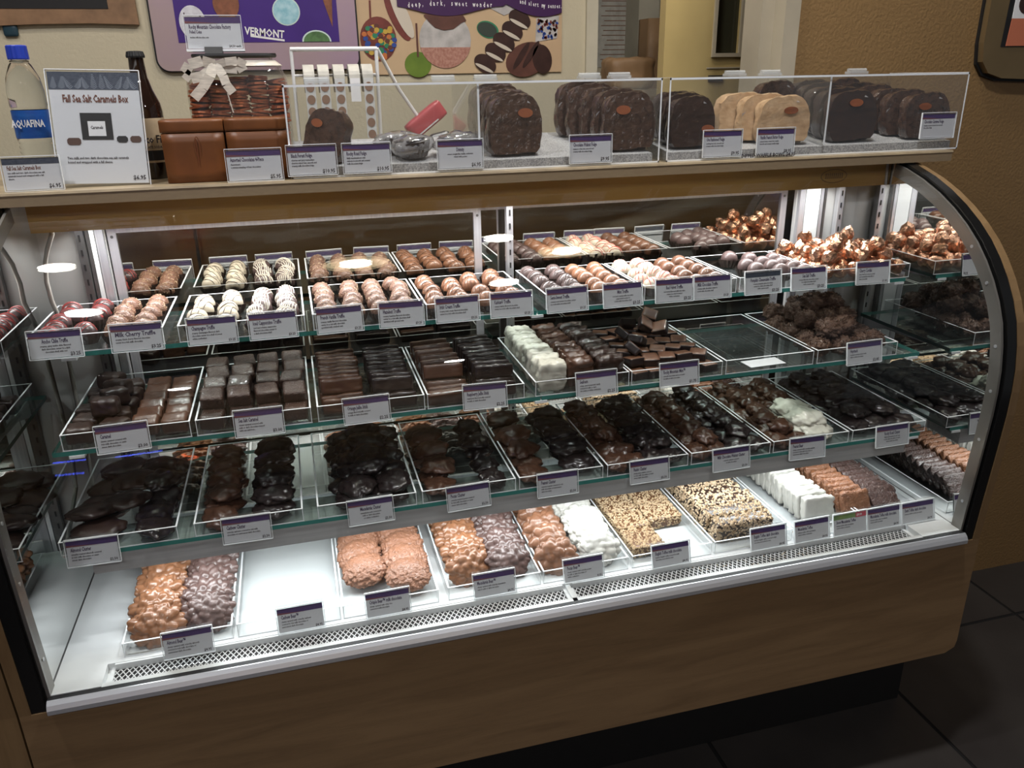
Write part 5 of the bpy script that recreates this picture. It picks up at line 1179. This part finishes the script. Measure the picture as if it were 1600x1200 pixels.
# label-roll rack and tape gun behind the counter
t = empty('label_rack', 'white wire rack hung with rolls of round stickers', 'rack', (.60, 2.0, 1.424))
R = MB().tube([(-.095, 0, 0), (-.093, 0, .240)], .004, 8).tube([(.092, 0, 0), (.096, 0, .240)], .0045, 8).tube([(-.095, 0, .240), (.098, 0, .240)], .005, 8).tube([(.098, 0, .240), (.150, .05, .150), (.20, .05, .075)], .0045, 8)
R.tube([(-.095, .0, .185), (.096, .0, .185)], .003, 6)
put('wire_frame', R.mesh('wire_frame', ['wire_white'], True), t)
for k, x in enumerate((-.060, -.028, .006, .040, .070)):
    rl_ = MB(); n = 24
    for q, (rad_, xx) in enumerate(((.030, x - .012), (.030, x + .012), (.020, x + .012), (.020, x - .012))):
        for a in range(n): rl_.v.append((xx, -.002 + rad_ * math.cos(2 * math.pi * a / n), .178 + rad_ * math.sin(2 * math.pi * a / n)))
    for q in range(4):
        for a in range(n): rl_.f.append((q * n + a, q * n + (a + 1) % n, ((q + 1) % 4) * n + (a + 1) % n, ((q + 1) % 4) * n + a)); rl_.m.append(0)
    r_ = put('sticker_roll', rl_.mesh('sticker_roll', ['roll_paper'], False), t)
    L_ = .10 + .03 * ((k * 7) % 3) - .05 * (k == 3)
    put('backing_strip', MB().box(x - .011, x + .011, -.0335, -.0328, .178 - L_, .178).mesh('backing_strip', ['photo_white' if k == 3 else 'roll_clear']), r_)
    if k != 3:
        for j in range(int(L_ / .026)): put('round_label', MB().disc(x, .160 - j * .026, .009, .010, -.0337, 0, 16).mesh('round_label', ['sticker_brown']), r_)
t = empty('tape_gun', 'red and grey tape gun leaning behind the first fudge box', 'tape gun', (.822, 2.05, 1.4245)); t.rotation_euler = (0, 0, .1)
b = put('gun_body', block('gun_body', 990, .105, .03, .042, ['gun_red'], .006, 5, .0), t, (0, 0, .062), (0, -.62, 0)); put('gun_handle', block('gun_handle', 991, .05, .028, .05, ['dark_steel'], .008, 5, .0), t, (.03, 0, .0), (0, -.2, 0))
put('gun_blade', MB().box(-.055, .06, -.016, -.0145, .055, .058).mesh('gun_blade', ['roll_clear']), t, (0, 0, .0), (0, -.62, 0))

# ------------------------------------------------------------------ pictures on the back wall
def PX(p): return .117 + .002053 * (p - 232)
def PZ(q): return 1.837 - .00199 * q
mat('frame_lilac', (.42, .30, .42), .35, .3, noise_amt=.3, noise_scale=3, col2=(.46, .36, .30)); mat('frame_tan', (.30, .17, .09), .45, noise_amt=.3); mat('poster_purple', (.045, .018, .16), .3, noise_amt=.4, noise_scale=4, col2=(.07, .03, .24))
mat('ice_white', (.72, .72, .78), .5, noise_amt=.7, noise_scale=70, col2=(.55, .54, .60)); mat('ice_chip', (.06, .04, .05), .5); mat('cone_brown', (.28, .10, .05), .5, noise_amt=.5, noise_scale=60); mat('ice_blue', (.20, .48, .60), .5, noise_amt=.6, noise_scale=40, col2=(.5, .72, .8)); mat('ice_green', (.10, .22, .08), .5, noise_amt=.6, noise_scale=60); mat('rim_pale', (.6, .72, .70), .5)
mat('poster_cream', (.60, .44, .27), .4, noise_amt=.3, noise_scale=5, col2=(.55, .38, .24)); mat('wave_purple', (.055, .018, .085), .35); mat('apple_white', (.60, .57, .56), .45, noise_amt=.3, noise_scale=30); mat('apple_pink', (.50, .27, .21), .5, noise_amt=.7, noise_scale=110, col2=(.36, .15, .11)); mat('apple_red', (.22, .055, .045), .35, noise_amt=.3); mat('apple_green', (.17, .26, .035), .4, noise_amt=.5, noise_scale=14, col2=(.10, .17, .02))
mat('choc_print', (.055, .024, .020), .4, noise_amt=.4, noise_scale=30); mat('choc_print2', (.15, .060, .045), .4, noise_amt=.4, noise_scale=20); mat('flesh_print', (.62, .55, .46), .45); mat('can_blue', (.03, .07, .30), .4); mat('can_green', (.03, .22, .11), .4); mat('can_orange', (.55, .17, .05), .4); mat('can_yellow', (.55, .36, .06), .4); mat('can_brown', (.12, .04, .03), .4)
def roundrect(x0, x1, z0, z1, r, n=8):
    out = []
    for cx, cz, a0 in ((x1 - r, z1 - r, 0), (x0 + r, z1 - r, 90), (x0 + r, z0 + r, 180), (x1 - r, z0 + r, 270)):
        for k in range(n + 1): a = math.radians(a0 + 90 * k / n); out.append((cx + r * math.cos(a), cz + r * math.sin(a)))
    return out
YW = 2.8995
# ice-cream poster
t = empty('framed_poster', 'purple ice cream poster in a rounded lilac frame on the back wall', 'poster', (.40, YW, PZ(104)))
def pp_(name, mb, mats, smooth=False, par=None):
    o = put(name, mb.mesh(name, mats, smooth)); o.parent = par or t; o.matrix_parent_inverse = Matrix.Translation(-Vector((par or t).location)); return o
pp_('frame', MB().prism(roundrect(PX(232), PX(533), PZ(103), 2.45, .035), YW - .020, YW, 'y'), ['frame_lilac'])
pp_('frame_edge', MB().prism(roundrect(PX(231) - .004, PX(534) + .003, PZ(105), 2.454, .038), YW - .012, YW - .0003, 'y'), ['black_plastic'])
y = YW - .0205
pp_('print', MB().box(PX(266), PX(505), y - .001, y, PZ(62), 2.36), ['poster_purple'])
def ball(name, p, q, rx, rz, m, rim=None, chips=0, seed=0):
    mb = MB()
    if rim: mb.disc(PX(p), PZ(q), rx * 1.09 * .00205, rz * 1.09 * .002, y - .0012, 1, 28)
    mb.disc(PX(p), PZ(q), rx * .00205, rz * .002, y - .0022, 0, 28); rd = random.Random(seed)
    for _ in range(chips):
        a, r = rd.uniform(0, 6.28), rd.uniform(0, .85); mb.disc(PX(p) + r * rx * .00205 * math.cos(a), PZ(q) + r * rz * .002 * math.sin(a), .0035, .002, y - .0032, 2, 6, rd.uniform(0, 3))
    pp_(name, mb, [m, rim or m, 'ice_chip'])
ball('scoop_print', 290, 33, 19, 24, 'ice_white', None, 14, 2); ball('scoop_print', 341, 6, 19, 24, 'cone_brown'); ball('scoop_print', 428, 17, 19, 19, 'ice_blue', 'rim_pale'); 
pp_('scoop_print', MB().prism([(PX(470) + .041 * math.cos(a * math.pi / 14), PZ(61.5) + .030 * math.sin(a * math.pi / 14)) for a in range(15)], y - .0022, y - .0012, 'y').prism([(PX(470) + .046 * math.cos(a * math.pi / 14), PZ(61.5) + .034 * math.sin(a * math.pi / 14)) for a in range(15)], y - .0012, y - .0009, 'y', 1), ['ice_green', 'rim_pale'])
pp_('cone_print', MB().prism([(PX(483), PZ(-6)), (PX(499), PZ(-6)), (PX(496), PZ(40))], y - .0022, y - .001, 'y'), ['cone_brown'])
o = text('poster_lettering', 'VERMONT', .031, 'print_white', t, (PX(392) - .40, y - .0022 - YW, PZ(53) - PZ(104)), align='CENTER', sx=.82); o.rotation_euler = (math.pi / 2, .10, 0)
pp_('lettering_banner', MB().prism([(PX(371), PZ(51)), (PX(421), PZ(58)), (PX(421), PZ(61)), (PX(371), PZ(54))], y - .0020, y - .001, 'y'), ['print_white'])
# dark picture at the far left
t = empty('dark_picture', 'black picture in a brown frame above the water bottle', 'picture', (-.2, YW, PZ(40)))
pp_('frame', MB().prism([(-.75, PZ(46)), (-.45, PZ(40)), (-.2, PZ(35)), (-.05, PZ(34)), (PX(214), PZ(36)), (PX(210), 2.3), (-.75, 2.3)], YW - .018, YW, 'y'), ['frame_tan'])
pp_('print', MB().box(-.75, PX(176), YW - .020, YW - .0185, PZ(14), 2.25), ['photo_dark'])
t = put('wall_clip', block('wall_clip', 995, .040, .012, .036, ['can_blue'], .006, 4, .0), None, (PX(40), YW - .0065, PZ(52))); t.data.materials[0] = mat('clip_teal', (.02, .05, .07), .3); tag(t, 'small dark teal clip on the wall below the black picture', 'clip')
# chocolate poster
t = empty('candy_poster', 'cream candy apple poster with purple wave and white lettering', 'poster', (1.07, YW, PZ(112)))
y = YW - .006
pp_('backing', MB().box(PX(536), PX(877), y, YW, PZ(113), 2.45), ['poster_cream'])
pp_('dark_edge', MB().box(PX(531), PX(536), y - .001, YW, PZ(113), 2.45), ['black_plastic'])
def wave(p):
    return 8 + 15 * math.sin((p - 585) / 190 * math.pi) ** 2 if 585 < p < 775 else (22 * math.sin((p - 775) / 125 * math.pi * .93) ** 1.0 + 2 if p >= 775 else 0)
ptsw = [(PX(p), PZ(wave(p))) for p in range(600, 878, 6)]
pp_('wave', MB().prism([(PX(600), 2.30)] + ptsw + [(PX(876), 2.30)], y - .006, y - .005, 'y'), ['wave_purple'])
for k, ch in enumerate('deep, dark, sweet wonder'):
    p = 617 + k * 5.9; tz = PZ(9.5 - 2.0 * math.sin((p - 617) / 95 * math.pi) + (p - 650) * -.02)
    if ch != ' ':
        o = text('poster_letter', ch, .0215, 'print_white', t, (PX(p) - 1.07, y - .0065 - YW, tz - PZ(112)), sx=.6)
for k, ch in enumerate('and alert my senses.'):
    p = 803 + k * 3.75; tz = PZ(3.0 + 7.5 * math.sin(min(1.0, (p - 800) / 62) * math.pi / 2))
    if ch != ' ': text('poster_letter', ch, .0195, 'print_white', t, (PX(p) - 1.07, y - .0065 - YW, tz - PZ(112)), sx=.55)
def ell(name, p, q, rx, rz, m, d=.001, a0=0, n=28): pp_(name, MB().disc(PX(p), PZ(q), rx * .00205, rz * .002, y - d, 0, n, a0), [m])
ell('candy_apple_print', 567, 58, 29, 34, 'apple_red', .001); rd = random.Random(11)
for c in ('can_blue', 'can_green', 'can_orange', 'can_yellow', 'can_brown'):
    mb = MB()
    for _ in range(15):
        a, r = rd.uniform(0, 6.28), math.sqrt(rd.random()) * .95; q = 60 + 30 * r * math.sin(a)
        if q > 36: mb.disc(PX(567 + 27 * r * math.cos(a)), PZ(q), .0085, .0075, y - .0020 - rd.uniform(0, .001), 0, 10)
    if mb.v: pp_('candy_dots', mb, [c])
pp_('apple_stem_print', MB().prism([(PX(556), PZ(0)), (PX(559), PZ(0)), (PX(558), PZ(32)), (PX(555), PZ(32))], y - .002, y - .001, 'y'), ['apple_red'])
ell('apple_slice_print', 600, 22, 13, 42, 'apple_red', .001, .42); ell('apple_slice_flesh', 607, 20, 10, 40, 'flesh_print', .0018, .42)
ell('coated_apple_print', 676, 60, 43, 44, 'apple_white', .001); pp_('coated_apple_nuts', MB().prism([(PX(676 + 43.5 * math.cos(a)), PZ(60 - 44.5 * math.sin(a))) for a in [math.radians(d) for d in range(195, 346, 10)]], y - .003, y - .0021, 'y'), ['apple_pink'])
pp_('coated_apple_top', MB().prism([(PX(p_), PZ(q_)) for p_, q_ in ((642, 22), (650, 32), (660, 41), (674, 45), (690, 43), (703, 34), (712, 30), (706, 20), (690, 10), (660, 10))], y - .004, y - .0032, 'y'), ['choc_print2'])
ell('green_apple_print', 629, 98, 22, 20, 'apple_green', .001); pp_('green_apple_stick', MB().box(PX(628), PX(631), y - .003, y - .002, PZ(86), PZ(34)), ['choc_print2'])
ell('nut_print', 748, 44, 19, 13, 'can_green', .001, -.3); 
mat('nut_grey', (.035, .05, .04), .5); ell('nut_print', 747, 44, 17, 11, 'nut_grey', .002, -.3)
for k, (p, q, r_) in enumerate(((803, 28, 20), (790, 46, 19), (775, 64, 20), (760, 80, 19), (742, 98, 20))):
    ell('dipped_slice_print', p, q, r_, 14, 'choc_print', .002 + k * .0004, -.5); ell('dipped_slice_cream', p - 2, q + 7, r_ * .85, 3.0, 'flesh_print', .0036 + k * .0004, -.45)
ell('truffle_print', 815, 92, 38, 27, 'choc_print2', .001, .3); ell('truffle_stripe', 805, 86, 5, 26, 'choc_print', .002, -.6); ell('truffle_stripe', 822, 84, 5, 26, 'choc_print', .002, -.6); ell('truffle_shadow', 842, 92, 17, 24, 'choc_print', .002, .2)
pp_('nougat_print', MB().prism([(PX(832), PZ(26)), (PX(872), PZ(22)), (PX(868), PZ(58)), (PX(830), PZ(64))], y - .002, y - .001, 'y'), ['apple_white']); rd = random.Random(4)
for c in ('choc_print', 'can_blue', 'apple_red'):
    mb = MB()
    for _ in range(14): mb.disc(PX(rd.uniform(834, 868)), PZ(rd.uniform(28, 58)), .004, .006, y - .0028, 0, 8, rd.uniform(0, 3))
    pp_('nougat_specks', mb, [c])
pp_('bark_print', MB().prism([(PX(722), PZ(-4)), (PX(790), PZ(-10)), (PX(800), PZ(14)), (PX(776), PZ(22))], y - .0018, y - .001, 'y'), ['apple_white'])
# corridor bits
t = put('paper_notice', MB().box(-.105, .105, -.001, 0, 0, .36).mesh('paper_notice', ['roll_paper']), None, (1.885, 3.498, 1.63)); tag(t, 'printed paper notice pinned up in the corridor', 'notice')
nl = MB(); rd = random.Random(6)
for k in range(15):
    wq = rd.uniform(.04, .075); nl.box(-wq, wq, -.0014, -.001, .03 + k * .019, .0335 + k * .019)
put('printed_lines', nl.mesh('printed_lines', ['sticker_brown']), t)
mat('cardboard', (.26, .15, .07), .6, noise_amt=.3, noise_scale=8); t = put('cardboard_carton', block('cardboard_carton', 996, .19, .10, 1.80, ['cardboard'], .004, 5, .0), None, (2.0, 3.15, 0)); t.location = (1.955, 3.15, 0); tag(t, 'tall brown cardboard carton standing in the corridor', 'carton')
t = put('paper_bag', block('paper_bag', 997, .16, .12, .10, ['cardboard'], .02, 6, .006, 30), None, (1.62, 2.72, 1.552)); tag(t, 'crumpled brown paper bag on a corridor shelf', 'bag')
sh_ = put('corridor_shelf', MB().box(1.54, 1.80, 2.62, 2.82, 1.53, 1.551).mesh('corridor_shelf', ['ledge_tan'])); tag(sh_, 'small shelf beside the corridor opening', 'shelf'); put('shelf_post', MB().box(1.66, 1.70, 2.70, 2.74, 0, 1.53).mesh('shelf_post', ['ledge_tan']), sh_)
# picture on the right wall
t = empty('wall_picture', 'bronze framed chocolate picture on the brown right wall', 'picture', (2.45, 1.84, 1.57))
fo = [(2.205, 2.3), (2.205, 1.66), (2.212, 1.615), (2.235, 1.588), (2.28, 1.575), (2.40, 1.57), (2.9, 1.57), (2.9, 2.3)]
mat('frame_bronze', (.34, .24, .12), .35, .5, noise_amt=.3, noise_scale=3)
pp_('frame', MB().prism(fo, 1.815, 1.839, 'y'), ['frame_bronze']); pp_('painted_frame_shadow', MB().prism([(x - .004, z - .006) for x, z in fo], 1.832, 1.8395, 'y'), ['black_plastic'])  # black copy of the frame outline, offset to paint its shadow on the wall
pp_('print_border', MB().prism([(2.258, 1.650), (2.86, 1.650), (2.86, 2.2), (2.275, 2.2)], 1.8135, 1.815, 'y'), ['black_plastic'])
mat('print_salmon', (.55, .17, .09), .45); pp_('print', MB().prism([(2.272, 1.652), (2.86, 1.652), (2.86, 1.716), (2.276, 1.716)], 1.812, 1.8135, 'y').prism([(2.276, 1.716), (2.86, 1.716), (2.86, 2.2), (2.28, 2.2)], 1.812, 1.8135, 'y', 1), ['print_salmon', 'photo_white'])
pp_('chocolate_print', MB().disc(2.318, 1.752, .030, .026, 1.812, 0, 20, .3), ['choc_print'])

mat('neon_blue', (.1, .15, 1), .5, emis=((.06, .10, 1.0), 22.0)); mat('neon_orange', (1, .3, .1), .5, emis=((1.0, .16, .05), 14.0));
t = empty('neon_sign', 'blue and orange neon sign on a black stand across the shop', 'neon sign', (-.62, -2.30, 0))
put('stand', MB().box(-.33, -.31, -.05, -.03, 0, 1.08).box(.43, .45, -.05, -.03, 0, 1.08).box(-.31, .43, -.05, -.03, 1.06, 1.08).mesh('stand', ['dark_steel']), t)
for k, pts in enumerate((((-.31, 0, 1.045), (-.15, 0, 1.035)), ((0.0, 0, 1.005), (.24, 0, 1.032)), ((-.31, 0, .708), (-.17, 0, .690)))):
    put('blue_tube', MB().tube(pts, .014, 8).mesh('blue_tube', ['neon_blue'], True), t)
put('orange_curl', MB().tube([(.345, 0, .87), (.36, 0, .80), (.41, 0, .77), (.42, 0, .73), (.37, 0, .70)], .012, 8).mesh('orange_curl', ['neon_orange'], True), t)
# ------------------------------------------------------------------ lettering becomes plain mesh
dg = bpy.context.evaluated_depsgraph_get(); dg.update()
for o in TEXTS:
    me = bpy.data.meshes.new_from_object(o.evaluated_get(dg)); nm = o.name
    n = bpy.data.objects.new('tmp', me); COL.objects.link(n); n.parent = o.parent; n.location = o.location; n.rotation_euler = o.rotation_euler; n.scale = o.scale
    cu = o.data; bpy.data.objects.remove(o); bpy.data.curves.remove(cu); n.name = nm
